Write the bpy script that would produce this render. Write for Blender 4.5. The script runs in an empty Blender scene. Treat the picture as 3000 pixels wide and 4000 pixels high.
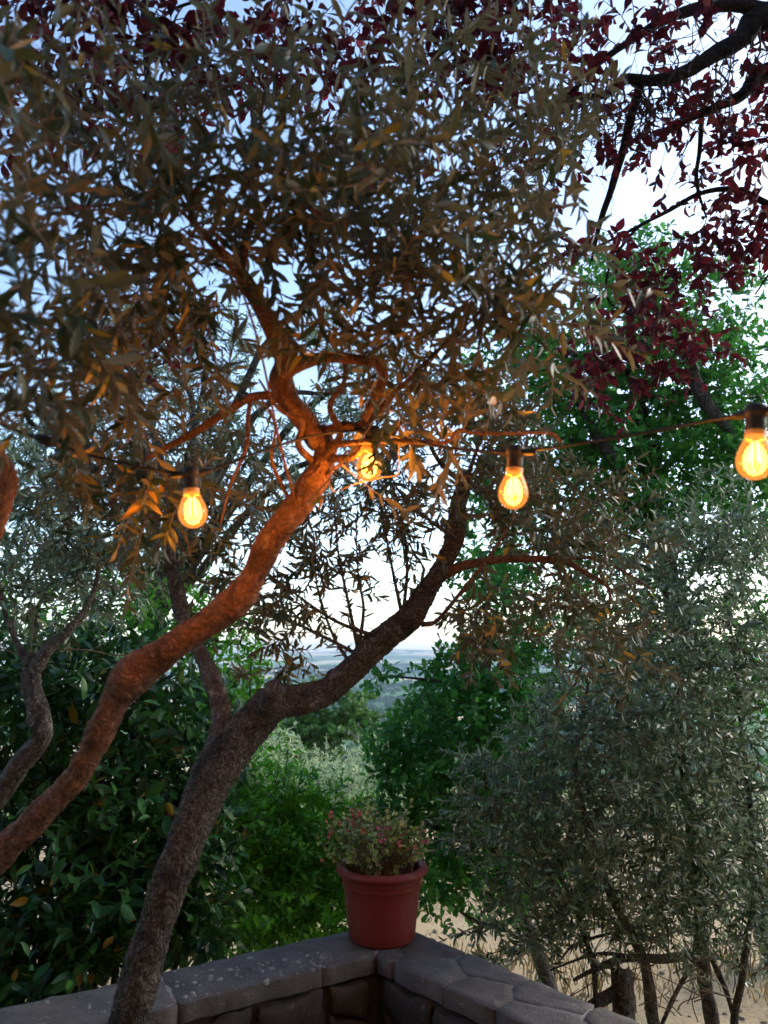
import bpy, bmesh, math, random
import numpy as np
from mathutils import Vector, Matrix, noise as mnoise

rng = np.random.default_rng(7)
random.seed(7)
C = bpy.context.scene.collection
scene = bpy.context.scene
R = math.radians

# ------------------------------------------------------------------ camera
EYE = np.array((0.0, 0.0, 1.65))
PITCH = R(10.5)
FPX = 2910.0                                    # focal length in pixels of the 3000 x 4000 photograph
cam_data = bpy.data.cameras.new('camera')
cam = bpy.data.objects.new('camera', cam_data); C.objects.link(cam)
cam.location = EYE; cam.rotation_euler = (R(90) + PITCH, 0, 0)
cam_data.sensor_fit = 'VERTICAL'; cam_data.sensor_height = 36.0
cam_data.lens = FPX / 4000.0 * 36.0
cam_data.clip_start = 0.02; cam_data.clip_end = 60000
cam_data.dof.use_dof = True
cam_data.dof.focus_distance = 4.2
cam_data.dof.aperture_fstop = 3.6
scene.camera = cam

# ------------------------------------------------------------------ world, sun, exposure
SUN_EL, SUN_ROT = 28.0, 60.0                    # low veiled sun off to the right
w = bpy.data.worlds.new('World'); scene.world = w; w.use_nodes = True
nt = w.node_tree; nt.nodes.clear()
sky = nt.nodes.new('ShaderNodeTexSky'); sky.sky_type = 'NISHITA'; sky.sun_disc = False
sky.sun_elevation = R(SUN_EL); sky.sun_rotation = R(SUN_ROT)
sky.altitude = 300; sky.air_density = 1.0; sky.dust_density = 1.2; sky.ozone_density = 1.6
bg = nt.nodes.new('ShaderNodeBackground'); bg.inputs['Strength'].default_value = 0.15
wo = nt.nodes.new('ShaderNodeOutputWorld')
nt.links.new(sky.outputs[0], bg.inputs[0]); nt.links.new(bg.outputs[0], wo.inputs[0])
sd = bpy.data.lights.new('sun', 'SUN'); sd.energy = 1.0; sd.angle = R(30); sd.color = (1.0, 0.9, 0.78)
so = bpy.data.objects.new('sun', sd); C.objects.link(so)
a = R(SUN_ROT)
so.rotation_euler = Vector((math.sin(a) * math.cos(R(SUN_EL)), math.cos(a) * math.cos(R(SUN_EL)), math.sin(R(SUN_EL)))).to_track_quat('Z', 'Y').to_euler()
so.location = (0, 0, 30)
vs = scene.view_settings
vs.view_transform = 'Standard'; vs.look = 'None'; vs.gamma = 1.0; vs.use_curve_mapping = False
vs.exposure = 1.5
scene.render.engine = 'CYCLES'
cy = scene.cycles
cy.max_bounces = 4; cy.diffuse_bounces = 2; cy.glossy_bounces = 1; cy.transmission_bounces = 3
cy.use_adaptive_sampling = True; cy.adaptive_threshold = 0.03
cy.transparent_max_bounces = 10; cy.volume_bounces = 0
cy.use_denoising = True
cy.caustics_reflective = False; cy.caustics_refractive = False

# ------------------------------------------------------------------ helpers
ct, st = math.cos(PITCH), math.sin(PITCH)

def P(px, py, D):
    """A point of the place: seen at that pixel of the photograph, D metres into the scene."""
    x = (px - 1500.0) / FPX * D; v = -(py - 2000.0) / FPX * D
    return np.array((x, D * ct - v * st, EYE[2] + D * st + v * ct))

def project(p):
    q = np.asarray(p) - EYE
    d = q[..., 1] * ct + q[..., 2] * st
    v = -q[..., 1] * st + q[..., 2] * ct
    d = np.where(np.abs(d) < 1e-3, 1e-3, d)
    return 1500 + q[..., 0] / d * FPX, 2000 - v / d * FPX, d

def tag(o, label=None, cat=None, group=None, kind=None):
    if label: o['label'] = label
    if cat: o['category'] = cat
    if group: o['group'] = group
    if kind: o['kind'] = kind
    return o

def empty(name, loc):
    o = bpy.data.objects.new(name, None); C.objects.link(o); o.location = loc
    o.empty_display_size = 0.1
    return o

def link(name, me, parent=None, mat=None):
    o = bpy.data.objects.new(name, me); C.objects.link(o)
    if parent is not None: o.parent = parent
    if mat is not None and not me.materials: me.materials.append(mat)
    return o

def np_mesh(name, V, F, smooth=False, attr=None):
    """V (n,3), F (m,3) or (m,4) -> mesh, built fast."""
    V = np.ascontiguousarray(V, dtype=np.float32); F = np.ascontiguousarray(F, dtype=np.int32)
    me = bpy.data.meshes.new(name)
    k = F.shape[1]
    me.vertices.add(len(V)); me.vertices.foreach_set('co', V.ravel())
    me.loops.add(F.size); me.loops.foreach_set('vertex_index', F.ravel())
    me.polygons.add(len(F)); me.polygons.foreach_set('loop_start', np.arange(0, F.size, k, dtype=np.int32))
    me.polygons.foreach_set('loop_total', np.full(len(F), k, dtype=np.int32))
    if smooth: me.polygons.foreach_set('use_smooth', np.ones(len(F), dtype=bool))
    if attr is not None:
        at = me.attributes.new('rnd', 'FLOAT', 'POINT'); at.data.foreach_set('value', np.ascontiguousarray(attr, dtype=np.float32))
    me.update(calc_edges=True)
    return me

def unit(v):
    v = np.asarray(v, float); n = np.linalg.norm(v, axis=-1, keepdims=True)
    return v / np.maximum(n, 1e-9)

def catmull(pts, n_per):
    pts = np.asarray(pts, float)
    p = np.vstack([2 * pts[0] - pts[1], pts, 2 * pts[-1] - pts[-2]])
    out = []
    for i in range(1, len(p) - 2):
        t = np.linspace(0, 1, n_per, endpoint=False)[:, None]
        a, b, c, d = p[i - 1], p[i], p[i + 1], p[i + 2]
        out.append(0.5 * ((2 * b) + (-a + c) * t + (2 * a - 5 * b + 4 * c - d) * t ** 2 + (-a + 3 * b - 3 * c + d) * t ** 3))
    out.append(pts[-1:]); return np.vstack(out)

def tube_arrays(path, rad, sides, rough=0.0, seed=0.0, cap=True, freq=9.0):
    """Sweep a knobbly tube along a path. Returns V, quads."""
    path = np.asarray(path, float); n = len(path)
    tan = np.gradient(path, axis=0); tan = unit(tan)
    up = np.array((0.0, 0, 1)) if abs(tan[0][2]) < 0.9 else np.array((1.0, 0, 0))
    N = np.zeros_like(path); N[0] = unit(np.cross(np.cross(tan[0], up), tan[0]))
    for i in range(1, n):
        v = N[i - 1] - tan[i] * np.dot(N[i - 1], tan[i]); N[i] = unit(v)
    B = np.cross(tan, N)
    ang = np.linspace(0, 2 * np.pi, sides, endpoint=False)
    dirs = N[:, None, :] * np.cos(ang)[None, :, None] + B[:, None, :] * np.sin(ang)[None, :, None]
    r = np.asarray(rad, float)[:, None] * np.ones((1, sides))
    if rough > 0:
        for i in range(n):
            for j in range(sides):
                q = path[i] + dirs[i, j] * r[i, j]
                k = mnoise.noise(Vector(q * freq) + Vector((seed, 0, 0))) + 0.55 * mnoise.noise(Vector(q * freq * 3.1) + Vector((0, seed, 0))) + 0.3 * mnoise.noise(Vector(q * freq * 8.0) + Vector((0, seed, 0)))
                r[i, j] *= 1 + rough * k
    V = path[:, None, :] + dirs * r[:, :, None]
    i = np.arange(n - 1)[:, None]; j = np.arange(sides)[None, :]; j2 = (j + 1) % sides
    F = np.stack([i * sides + j, i * sides + j2, (i + 1) * sides + j2, (i + 1) * sides + j], axis=-1).reshape(-1, 4)
    V = V.reshape(-1, 3)
    if cap:
        c0, c1 = len(V), len(V) + 1
        V = np.vstack([V, path[:1] - tan[:1] * 0.0, path[-1:]])
        j = np.arange(sides); j2 = (j + 1) % sides
        F = np.vstack([F, np.stack([j2, j, np.full(sides, c0), np.full(sides, c0)], -1), np.stack([(n - 1) * sides + j, (n - 1) * sides + j2, np.full(sides, c1), np.full(sides, c1)], -1)])
    return V, F

def relief_tube(path, rad, sides, step, rough, freq, crack, crack_depth, knots, seed):
    """A trunk with real bark: cracks run along the grain, knots and hollows swell and pinch it."""
    path = np.asarray(path, float); s0 = np.concatenate([[0], np.cumsum(np.linalg.norm(np.diff(path, axis=0), axis=1))])
    sv = np.arange(0, s0[-1], step); path = np.stack([np.interp(sv, s0, path[:, k]) for k in range(3)], 1); rad = np.interp(sv, s0, rad)
    for k in range(len(path)):                       # the limb wanders a little
        q = Vector((sv[k] * 3.2, seed, 0)); path[k] += np.array(mnoise.noise_vector(q)) * rad[k] * 0.22
        rad[k] *= 1 + 0.10 * mnoise.noise(Vector((sv[k] * 7.0, seed + 9, 0)))
    V, F = tube_arrays(path, rad, sides, 0.0)
    ang = np.linspace(0, 2 * np.pi, sides, endpoint=False); n = len(path)
    kn = [(rng.uniform(0.04, 0.96) * sv[-1], rng.uniform(0, 6.283), rng.uniform(0.016, 0.045), rng.uniform(0.12, 0.32) * rng.choice([1, 1, -0.7])) for _ in range(knots)]
    for i in range(n):
        for j in range(sides):
            r = rad[i]; cx, sx = math.cos(ang[j]), math.sin(ang[j]); q = Vector((cx * r, sx * r, sv[i]))
            d = rough * (mnoise.noise(q * freq + Vector((seed, 0, 0))) + 0.5 * mnoise.noise(q * freq * 2.7 + Vector((seed, 3, 0))))
            d += 0.10 * max(0.0, math.sin(2 * ang[j] + sv[i] * 5 + seed) * 0.5 + mnoise.noise(Vector((cx * 1.2, sx * 1.2, sv[i] * 2.5 + seed))) )
            w_ = q + Vector(mnoise.noise_vector(q * 22)) * 0.012
            vd, _ = mnoise.voronoi(Vector((w_.x * crack, w_.y * crack, w_.z * crack * 0.38)))
            e = min(1.0, (vd[1] - vd[0]) / 0.28)
            dep = -crack_depth * (1 - e) ** 2 + crack_depth * 0.7 * mnoise.noise(q * 110) + crack_depth * 0.5 * mnoise.noise(q * 260)
            for ks, ka, kr, kh in kn:
                dl = sv[i] - ks
                if abs(dl) < kr * 3:
                    da = (ang[j] - ka + math.pi) % (2 * math.pi) - math.pi; g = (dl * dl + (da * r) ** 2) / (kr * kr)
                    d += kh * math.exp(-g)
            k = i * sides + j; V[k] += (V[k] - path[i]) * d + (V[k] - path[i]) / max(r, 1e-4) * dep
    return V, F

def quads_to_tris(F):
    t = np.vstack([F[:, [0, 1, 2]], F[:, [0, 2, 3]]])
    return t[(t[:, 0] != t[:, 1]) & (t[:, 1] != t[:, 2]) & (t[:, 0] != t[:, 2])]

def lathe(profile, sides, smooth=True, name='lathe', wob=0.0):
    prof = np.asarray(profile, float); n = len(prof)
    ang = np.linspace(0, 2 * np.pi, sides, endpoint=False)
    V = np.stack([prof[:, 0:1] * np.cos(ang), prof[:, 0:1] * np.sin(ang), prof[:, 1:2] * np.ones_like(ang)], -1).reshape(-1, 3)
    i = np.arange(n - 1)[:, None]; j = np.arange(sides)[None, :]; j2 = (j + 1) % sides
    F = np.stack([i * sides + j, i * sides + j2, (i + 1) * sides + j2, (i + 1) * sides + j], -1).reshape(-1, 4)
    return np_mesh(name, V, F, smooth)

# ------------------------------------------------------------------ materials
def new_mat(name):
    m = bpy.data.materials.new(name); m.use_nodes = True
    t = m.node_tree; t.nodes.clear()
    return m, t, t.nodes.new('ShaderNodeOutputMaterial')

def ramp(t, fac, stops, interp='LINEAR'):
    r = t.nodes.new('ShaderNodeValToRGB'); r.color_ramp.interpolation = interp
    e = r.color_ramp.elements
    while len(e) < len(stops): e.new(0.5)
    for k, (p, c) in enumerate(stops):
        e[k].position = p; e[k].color = (*c, 1) if len(c) == 3 else c
    t.links.new(fac, r.inputs[0]); return r.outputs[0]

def math_node(t, op, a, b=None):
    n = t.nodes.new('ShaderNodeMath'); n.operation = op
    for i, v in enumerate((a, b)):
        if v is None: continue
        if hasattr(v, 'is_output'): t.links.new(v, n.inputs[i])
        else: n.inputs[i].default_value = v
    return n.outputs[0]

def noise_node(t, scale, detail=4, rough=0.55, vec=None, dist=0.0):
    n = t.nodes.new('ShaderNodeTexNoise'); n.inputs['Scale'].default_value = scale
    n.inputs['Detail'].default_value = detail; n.inputs['Roughness'].default_value = rough; n.inputs['Distortion'].default_value = dist
    if vec is not None: t.links.new(vec, n.inputs['Vector'])
    return n.outputs['Fac']

def mix_col(t, fac, a, b, blend='MIX'):
    n = t.nodes.new('ShaderNodeMix'); n.data_type = 'RGBA'; n.blend_type = blend
    for s, v in ((n.inputs[0], fac), (n.inputs[6], a), (n.inputs[7], b)):
        if hasattr(v, 'is_output'): t.links.new(v, s)
        elif isinstance(v, (int, float)): s.default_value = v
        else: s.default_value = (*v, 1)
    return n.outputs[2]

def bump(t, height, strength, dist):
    b = t.nodes.new('ShaderNodeBump'); b.inputs['Strength'].default_value = strength; b.inputs['Distance'].default_value = dist
    t.links.new(height, b.inputs['Height']); return b.outputs[0]

def bsdf(t, col, rough=0.6, spec=0.3, normal=None):
    b = t.nodes.new('ShaderNodeBsdfPrincipled')
    if hasattr(col, 'is_output'): t.links.new(col, b.inputs['Base Color'])
    else: b.inputs['Base Color'].default_value = (*col, 1)
    if hasattr(rough, 'is_output'): t.links.new(rough, b.inputs['Roughness'])
    else: b.inputs['Roughness'].default_value = rough
    b.inputs['Specular IOR Level'].default_value = spec
    if normal is not None: t.links.new(normal, b.inputs['Normal'])
    return b

def leaf_mat(name, tops, back, transl=0.3, rough=0.45, spec=0.35, back_mix=1.0):
    """tops: ramp stops over a random value per leaf; back: colour of the underside."""
    m, t, out = new_mat(name)
    at = t.nodes.new('ShaderNodeAttribute'); at.attribute_name = 'rnd'
    oi = t.nodes.new('ShaderNodeObjectInfo')
    f = math_node(t, 'FRACT', math_node(t, 'ADD', at.outputs['Fac'], oi.outputs['Random']))
    top = ramp(t, f, tops)
    g = t.nodes.new('ShaderNodeNewGeometry')
    under = mix_col(t, 0.75, top, back)
    col = mix_col(t, math_node(t, 'MULTIPLY', g.outputs['Backfacing'], back_mix), top, under)
    p = bsdf(t, col, rough, spec)
    tr = t.nodes.new('ShaderNodeBsdfTranslucent'); t.links.new(col, tr.inputs[0])
    mx = t.nodes.new('ShaderNodeMixShader'); mx.inputs[0].default_value = transl
    t.links.new(p.outputs[0], mx.inputs[1]); t.links.new(tr.outputs[0], mx.inputs[2])
    t.links.new(mx.outputs[0], out.inputs[0])
    return m

def bark_mat(name, dark, light, lichen, scale=1.0, lichen_amt=0.5, crack=1.0):
    m, t, out = new_mat(name)
    tc = t.nodes.new('ShaderNodeTexCoord')
    v = t.nodes.new('ShaderNodeTexVoronoi'); v.feature = 'DISTANCE_TO_EDGE'; v.inputs['Scale'].default_value = 62 * scale
    wv = t.nodes.new('ShaderNodeMapping'); wv.inputs['Scale'].default_value = (1, 1, 0.42)
    wn = t.nodes.new('ShaderNodeTexNoise'); wn.inputs['Scale'].default_value = 14; t.links.new(tc.outputs['Object'], wn.inputs['Vector'])
    ad = t.nodes.new('ShaderNodeVectorMath'); ad.operation = 'MULTIPLY_ADD'; ad.inputs[1].default_value = (0.10, 0.10, 0.10)
    t.links.new(wn.outputs['Color'], ad.inputs[0]); t.links.new(tc.outputs['Object'], ad.inputs[2])
    t.links.new(ad.outputs[0], wv.inputs[0]); t.links.new(wv.outputs[0], v.inputs['Vector'])
    edge = ramp(t, v.outputs['Distance'], [(0.0, (0.08, 0.08, 0.08)), (0.30, (1, 1, 1))])
    n1 = noise_node(t, 9 * scale, 6, 0.6, tc.outputs['Object']); n2 = noise_node(t, 55 * scale, 5, 0.65, tc.outputs['Object'])
    base = mix_col(t, n1, dark, light)
    base = mix_col(t, math_node(t, 'MULTIPLY', n2, 0.8), base, tuple(c * 1.6 for c in light))
    crk = mix_col(t, 0.75 * crack, base, edge, 'MULTIPLY')
    ln = noise_node(t, 24 * scale, 7, 0.7, tc.outputs['Object'], 1.2)
    lf = ramp(t, ln, [(0.56, (0, 0, 0)), (0.66, (1, 1, 1))])
    col = mix_col(t, math_node(t, 'MULTIPLY', lf, lichen_amt), crk, lichen)
    sc1 = noise_node(t, 5.5 * scale, 5, 0.6, tc.outputs['Object'], 2.0)
    col = mix_col(t, math_node(t, 'MULTIPLY', ramp(t, sc1, [(0.52, (0, 0, 0)), (0.62, (1, 1, 1))]), 0.62), col, tuple(c * 0.45 for c in dark))
    n3 = noise_node(t, 26 * scale, 7, 0.72, tc.outputs['Object'], 0.6)
    h = math_node(t, 'ADD', math_node(t, 'MULTIPLY', edge, 0.45 * crack), math_node(t, 'ADD', n2, math_node(t, 'MULTIPLY', n3, 1.6)))
    p = bsdf(t, col, 0.85, 0.2, bump(t, h, 1.0, 0.02))
    t.links.new(p.outputs[0], out.inputs[0]); return m

def plain_mat(name, col, rough=0.6, spec=0.3, var=0.3, scale=20, bmp=0.0, bscale=60):
    m, t, out = new_mat(name)
    tc = t.nodes.new('ShaderNodeTexCoord')
    n = noise_node(t, scale, 5, 0.6, tc.outputs['Object'])
    c = mix_col(t, n, tuple(k * (1 - var) for k in col), tuple(min(1, k * (1 + var)) for k in col))
    nor = bump(t, noise_node(t, bscale, 5, 0.6, tc.outputs['Object']), bmp, 0.01) if bmp else None
    p = bsdf(t, c, rough, spec, nor); t.links.new(p.outputs[0], out.inputs[0]); return m

OLIVE_BACK = (0.135, 0.125, 0.075)
M = {}
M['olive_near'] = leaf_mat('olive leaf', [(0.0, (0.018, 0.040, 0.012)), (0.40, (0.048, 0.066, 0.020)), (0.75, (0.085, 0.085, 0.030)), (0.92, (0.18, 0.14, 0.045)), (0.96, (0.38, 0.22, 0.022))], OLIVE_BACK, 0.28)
M['olive_grey'] = leaf_mat('olive leaf grey', [(0.0, (0.026, 0.058, 0.022)), (0.5, (0.055, 0.110, 0.044)), (0.80, (0.11, 0.19, 0.09)), (0.92, (0.31, 0.42, 0.27)), (1.0, (0.38, 0.40, 0.20))], (0.22, 0.31, 0.20), 0.28, 0.33, 0.6)  # the few palest stops put bright glints into the colour of random leaves
M['olive_pale'] = leaf_mat('olive leaf silver', [(0.0, (0.26, 0.37, 0.15)), (1.0, (0.42, 0.53, 0.27))], (0.50, 0.60, 0.38), 0.3)
M['laurel'] = leaf_mat('laurel leaf', [(0.0, (0.008, 0.040, 0.009)), (0.6, (0.022, 0.100, 0.017)), (0.97, (0.07, 0.22, 0.032)), (0.985, (0.40, 0.22, 0.01))], (0.05, 0.13, 0.035), 0.25, 0.38, 0.4, 0.6)
M['shrub'] = leaf_mat('shrub leaf', [(0.0, (0.04, 0.19, 0.010)), (0.6, (0.09, 0.34, 0.018)), (1.0, (0.19, 0.47, 0.03))], (0.12, 0.36, 0.035), 0.5, 0.4, 0.4, 0.6)
M['oak'] = leaf_mat('oak leaf', [(0.0, (0.022, 0.13, 0.022)), (0.6, (0.055, 0.24, 0.032)), (1.0, (0.13, 0.36, 0.05))], (0.07, 0.26, 0.05), 0.5, 0.45, 0.35, 0.6)
M['plum'] = leaf_mat('plum leaf', [(0.0, (0.035, 0.006, 0.010)), (0.6, (0.085, 0.009, 0.016)), (0.9, (0.19, 0.016, 0.028)), (1.0, (0.12, 0.05, 0.03))], (0.10, 0.016, 0.025), 0.5, 0.45, 0.3, 0.6)
M['pine'] = leaf_mat('pine needles', [(0.0, (0.055, 0.14, 0.03)), (1.0, (0.13, 0.25, 0.06))], (0.10, 0.20, 0.05), 0.35)
M['geranium'] = leaf_mat('geranium leaf', [(0.0, (0.15, 0.25, 0.04)), (0.6, (0.28, 0.37, 0.08)), (1.0, (0.42, 0.38, 0.14))], (0.14, 0.16, 0.07), 0.3)
M['petal_pink'] = plain_mat('pink petal', (0.50, 0.13, 0.22), 0.5, 0.2, 0.25)
M['petal_coral'] = plain_mat('coral petal', (0.42, 0.13, 0.10), 0.5, 0.2, 0.3)
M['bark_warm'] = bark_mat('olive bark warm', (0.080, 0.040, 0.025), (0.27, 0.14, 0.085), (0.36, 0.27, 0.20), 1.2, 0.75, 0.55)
M['bark_dark'] = bark_mat('olive bark dark', (0.030, 0.026, 0.022), (0.19, 0.165, 0.14), (0.36, 0.34, 0.30), 1.25, 0.6, 1.0)
M['bark_grey'] = bark_mat('olive bark grey', (0.06, 0.052, 0.045), (0.18, 0.16, 0.14), (0.45, 0.44, 0.40), 1.2, 0.9, 0.7)
M['bark_black'] = bark_mat('plum bark', (0.010, 0.008, 0.008), (0.035, 0.028, 0.026), (0.06, 0.055, 0.05), 1.0, 0.3, 0.8)
M['twig'] = plain_mat('twig', (0.16, 0.125, 0.09), 0.8, 0.2, 0.4)
M['twig_dark'] = plain_mat('dark twig', (0.045, 0.035, 0.03), 0.8, 0.2, 0.4)
M['twig_dry'] = plain_mat('dry twig', (0.30, 0.26, 0.20), 0.8, 0.2, 0.4)
M['cut_wood'] = plain_mat('cut wood', (0.20, 0.14, 0.10), 0.85, 0.15, 0.4, 40, 0.4)

# ------------------------------------------------------------------ leaves
def leaf_shape(kind):
    """Base leaf along +Y, one unit long, blade in XY, upper side +Z. Returns V, triangles."""
    if kind == 'oak':
        ys = [0.0, 0.16, 0.26, 0.36, 0.46, 0.56, 0.66, 0.78, 0.88, 1.0]
        ws = [0.015, 0.10, 0.07, 0.21, 0.12, 0.28, 0.17, 0.27, 0.15, 0.0]
        fold, curl = 0.22, -0.10
    elif kind == 'laurel':
        ys = [0.0, 0.12, 0.32, 0.55, 0.78, 1.0]; ws = [0.012, 0.10, 0.185, 0.20, 0.13, 0.0]; fold, curl = 0.30, -0.16
    elif kind == 'plum':
        ys = [0.0, 0.14, 0.34, 0.58, 0.80, 1.0]; ws = [0.014, 0.08, 0.21, 0.25, 0.15, 0.0]; fold, curl = 0.35, -0.18
    elif kind == 'shrub':
        ys = [0.0, 0.2, 0.5, 0.8, 1.0]; ws = [0.015, 0.15, 0.21, 0.12, 0.0]; fold, curl = 0.30, -0.12
    elif kind == 'round':
        ys = [0.0, 0.15, 0.45, 0.8, 1.0]; ws = [0.05, 0.34, 0.48, 0.34, 0.0]; fold, curl = 0.25, -0.15
    elif kind == 'far':
        ys = [0.0, 0.45, 1.0]; ws = [0.01, 0.15, 0.0]; fold, curl = 0.2, -0.1
    elif kind == 'far_broad':
        ys = [0.0, 0.5, 1.0]; ws = [0.02, 0.30, 0.0]; fold, curl = 0.2, -0.1
    else:  # olive
        ys = [0.0, 0.10, 0.32, 0.60, 0.84, 1.0]; ws = [0.012, 0.058, 0.116, 0.123, 0.068, 0.0]; fold, curl = 0.25, -0.14
    V, F = [], []
    for y, wd in zip(ys, ws):
        z = curl * y * y
        V += [(-wd, y, z + wd * fold), (0, y, z), (wd, y, z + wd * fold)]
    for k in range(len(ys) - 1):
        a, b = 3 * k, 3 * k + 3
        if k == len(ys) - 2:
            F += [(a, a + 1, b + 1), (a + 1, a + 2, b + 1)]
        else:
            F += [(a, a + 1, b + 1), (a, b + 1, b), (a + 1, a + 2, b + 2), (a + 1, b + 2, b + 1)]
    return np.array(V), np.array(F)

LEAF = {}
def leaf_base(kind):
    if kind not in LEAF: LEAF[kind] = leaf_shape(kind)
    return LEAF[kind]

def frames(d, nrm):
    d = unit(d); x = unit(np.cross(d, nrm)); z = np.cross(x, d)
    return np.stack([x, d, z], axis=-1)          # columns

class Plant:
    """A tree, shrub or hedge: named limbs swept from real points, twigs that reach for the crown's volume, and leaves on the twigs."""
    def __init__(self, name, base, label, cat, leaf='olive', mat='olive_near', bark='bark_dark', twig='twig', group=None, crown='crown'):
        self.base = np.array(base, float); self.root = empty(name, base); tag(self.root, label, cat, group)
        self.leaf, self.mat, self.bark, self.twig, self.crown_name = leaf, mat, bark, twig, crown
        self.nodes = np.zeros((0, 3)); self.dirs = np.zeros((0, 3)); self.paths = []; self.L = []
    def _add_nodes(self, pts):
        d = unit(np.gradient(pts, axis=0)); self.nodes = np.vstack([self.nodes, pts]); self.dirs = np.vstack([self.dirs, d])
    def limb(self, name, pts, radii, sides=10, rough=0.12, n_per=8, attach=True, bark=None, label=None, freq=9.0, skip=0, relief=None):
        pts = catmull(pts, n_per); radii = catmull(np.asarray(radii, float)[:, None], n_per)[:, 0]
        sd_ = rng.uniform(0, 50)
        if relief: V, F = relief_tube(pts, radii, sides, relief[0], rough, freq, relief[1], relief[2], relief[3], sd_)
        else:
            for k in range(len(pts)):
                if 0 < k < len(pts) - 1: pts[k] += np.array(mnoise.noise_vector(Vector(pts[k] * 6) + Vector((sd_, 0, 0)))) * radii[k] * 0.55
            V, F = tube_arrays(pts, radii, sides, rough, seed=sd_, freq=freq)
        me = np_mesh(name, V - self.base, quads_to_tris(F), True)
        o = link(name, me, self.root, M[bark or self.bark])
        if label: o['label'] = label
        if attach: self._add_nodes(pts[skip:])
        return o
    def shoot(self, pts, r0, r1, n_per=6, leafy=1.0, attach=True):
        """A thin shoot that carries leaves along it; joined into the twigs."""
        p = catmull(pts, n_per); self.paths.append((p, np.linspace(r0, r1, len(p)), leafy))
        if attach: self._add_nodes(p)
    def grow(self, att, step=0.07, r_k=0.006, r_min=0.0011, leafy=0.26, wobble=0.12, droop=0.0, lead=0.35, minlen=None, ext_up=0.15):
        minlen = leafy if minlen is None else minlen
        if len(self.nodes) == 0: raise ValueError('no limbs')
        att = np.asarray(att)
        d0 = np.array([np.min(np.sum((self.nodes - a) ** 2, 1)) for a in att])
        for a in att[np.argsort(d0)]:
            dd = np.sum((self.nodes - a) ** 2, 1); k = int(np.argmin(dd)); dist = math.sqrt(dd[k])
            if dist < step * 0.6: continue
            n0 = self.nodes[k]; dr = self.dirs[k]
            c1 = n0 + dr * dist * lead + rng.normal(0, wobble * dist * 0.5, 3)
            c2 = a - unit(a - n0) * dist * 0.3 + rng.normal(0, wobble * dist * 0.5, 3) + np.array((0, 0, 0.10 * dist))
            n = max(4, int(dist / step) + 2); t = np.linspace(0, 1, n)[:, None]
            if dist < minlen:                     # a young shoot grows on past the point it reached for
                a = a + unit(unit(a - n0) * 0.8 + rng.normal(0, 0.55, 3) + np.array((0, 0, ext_up))) * (minlen * rng.uniform(0.85, 1.25) - dist * 0.8)
                dist = float(np.linalg.norm(a - n0)); n = max(4, int(dist / step) + 2); t = np.linspace(0, 1, n)[:, None]
            end = a + np.array((0, 0, -droop * dist))
            p = (1 - t) ** 3 * n0 + 3 * (1 - t) ** 2 * t * c1 + 3 * (1 - t) * t ** 2 * c2 + t ** 3 * end
            r0 = r_min * 1.5 + r_k * min(dist, 1.2)
            self.paths.append((p, np.linspace(r0, r_min, n), leafy)); self._add_nodes(p[1:])
    def leaves(self, size, gap, angle=48, spread=14, hang=0.25, arrange='pair', up=0.6, skip_p=0.08, density=1.0, whorl=4):
        """Leaves along the leafy end of every twig."""
        Pn, Dn, Nn, S = [], [], [], []
        for p, r, leafy in self.paths:
            if leafy <= 0: continue
            seg = np.linalg.norm(np.diff(p, axis=0), axis=1); s = np.concatenate([[0], np.cumsum(seg)]); tot = s[-1]
            q = np.arange(max(0.02, tot - leafy), tot, gap)
            if len(q) == 0: continue
            pos = np.stack([np.interp(q, s, p[:, k]) for k in range(3)], 1)
            tan = unit(np.stack([np.interp(q, s, np.gradient(p[:, k], s)) for k in range(3)], 1))
            ref = np.array((0.0, 0, 1)) if abs(tan[0, 2]) < 0.9 else np.array((1.0, 0, 0))
            n1 = unit(np.cross(tan, ref)); n2 = np.cross(tan, n1)
            ph0 = rng.uniform(0, 6.28)
            sets = [0.0, math.pi] if arrange == 'pair' else ([0.0] if arrange == 'alt' else [2 * math.pi * k / whorl for k in range(whorl)])
            for off in sets:
                ph = ph0 + off + (np.arange(len(q)) * (math.pi / 2 if arrange == 'pair' else 2.4)) + rng.normal(0, 0.35, len(q))
                side = n1 * np.cos(ph)[:, None] + n2 * np.sin(ph)[:, None]
                an = np.radians(rng.normal(angle, spread, len(q)))[:, None]
                d = tan * np.cos(an) + side * np.sin(an); d[:, 2] -= hang * rng.uniform(0.2, 1.2, len(q)); d = unit(d)
                nr = unit(tan * 0.6 - side * 0.5 + np.array((0, 0, 1.0)) * up + rng.normal(0, 0.45, (len(q), 3)))
                keep = rng.random(len(q)) > skip_p
                Pn.append(pos[keep]); Dn.append(d[keep]); Nn.append(nr[keep])
                S.append((size * rng.uniform(0.5, 1.25, len(q)) * (0.75 + 0.25 * np.clip((tot - q) / 0.08, 0, 1)))[keep])
            tip = unit(tan[-1] + rng.normal(0, 0.2, 3))
            Pn.append(p[-1:]); Dn.append(tip[None]); Nn.append(unit(rng.normal(0, 0.5, (1, 3)) + np.array((0, 0, 1.0)))); S.append(np.array([size * 0.7]))
        self.P = np.vstack(Pn); self.D = np.vstack(Dn); self.N = np.vstack(Nn); self.S = np.concatenate(S)
        if density < 1:
            k = rng.random(len(self.P)) < density; self.P, self.D, self.N, self.S = self.P[k], self.D[k], self.N[k], self.S[k]
    def keep_if(self, fn):
        k = fn(self.P); self.P, self.D, self.N, self.S = self.P[k], self.D[k], self.N[k], self.S[k]
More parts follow.
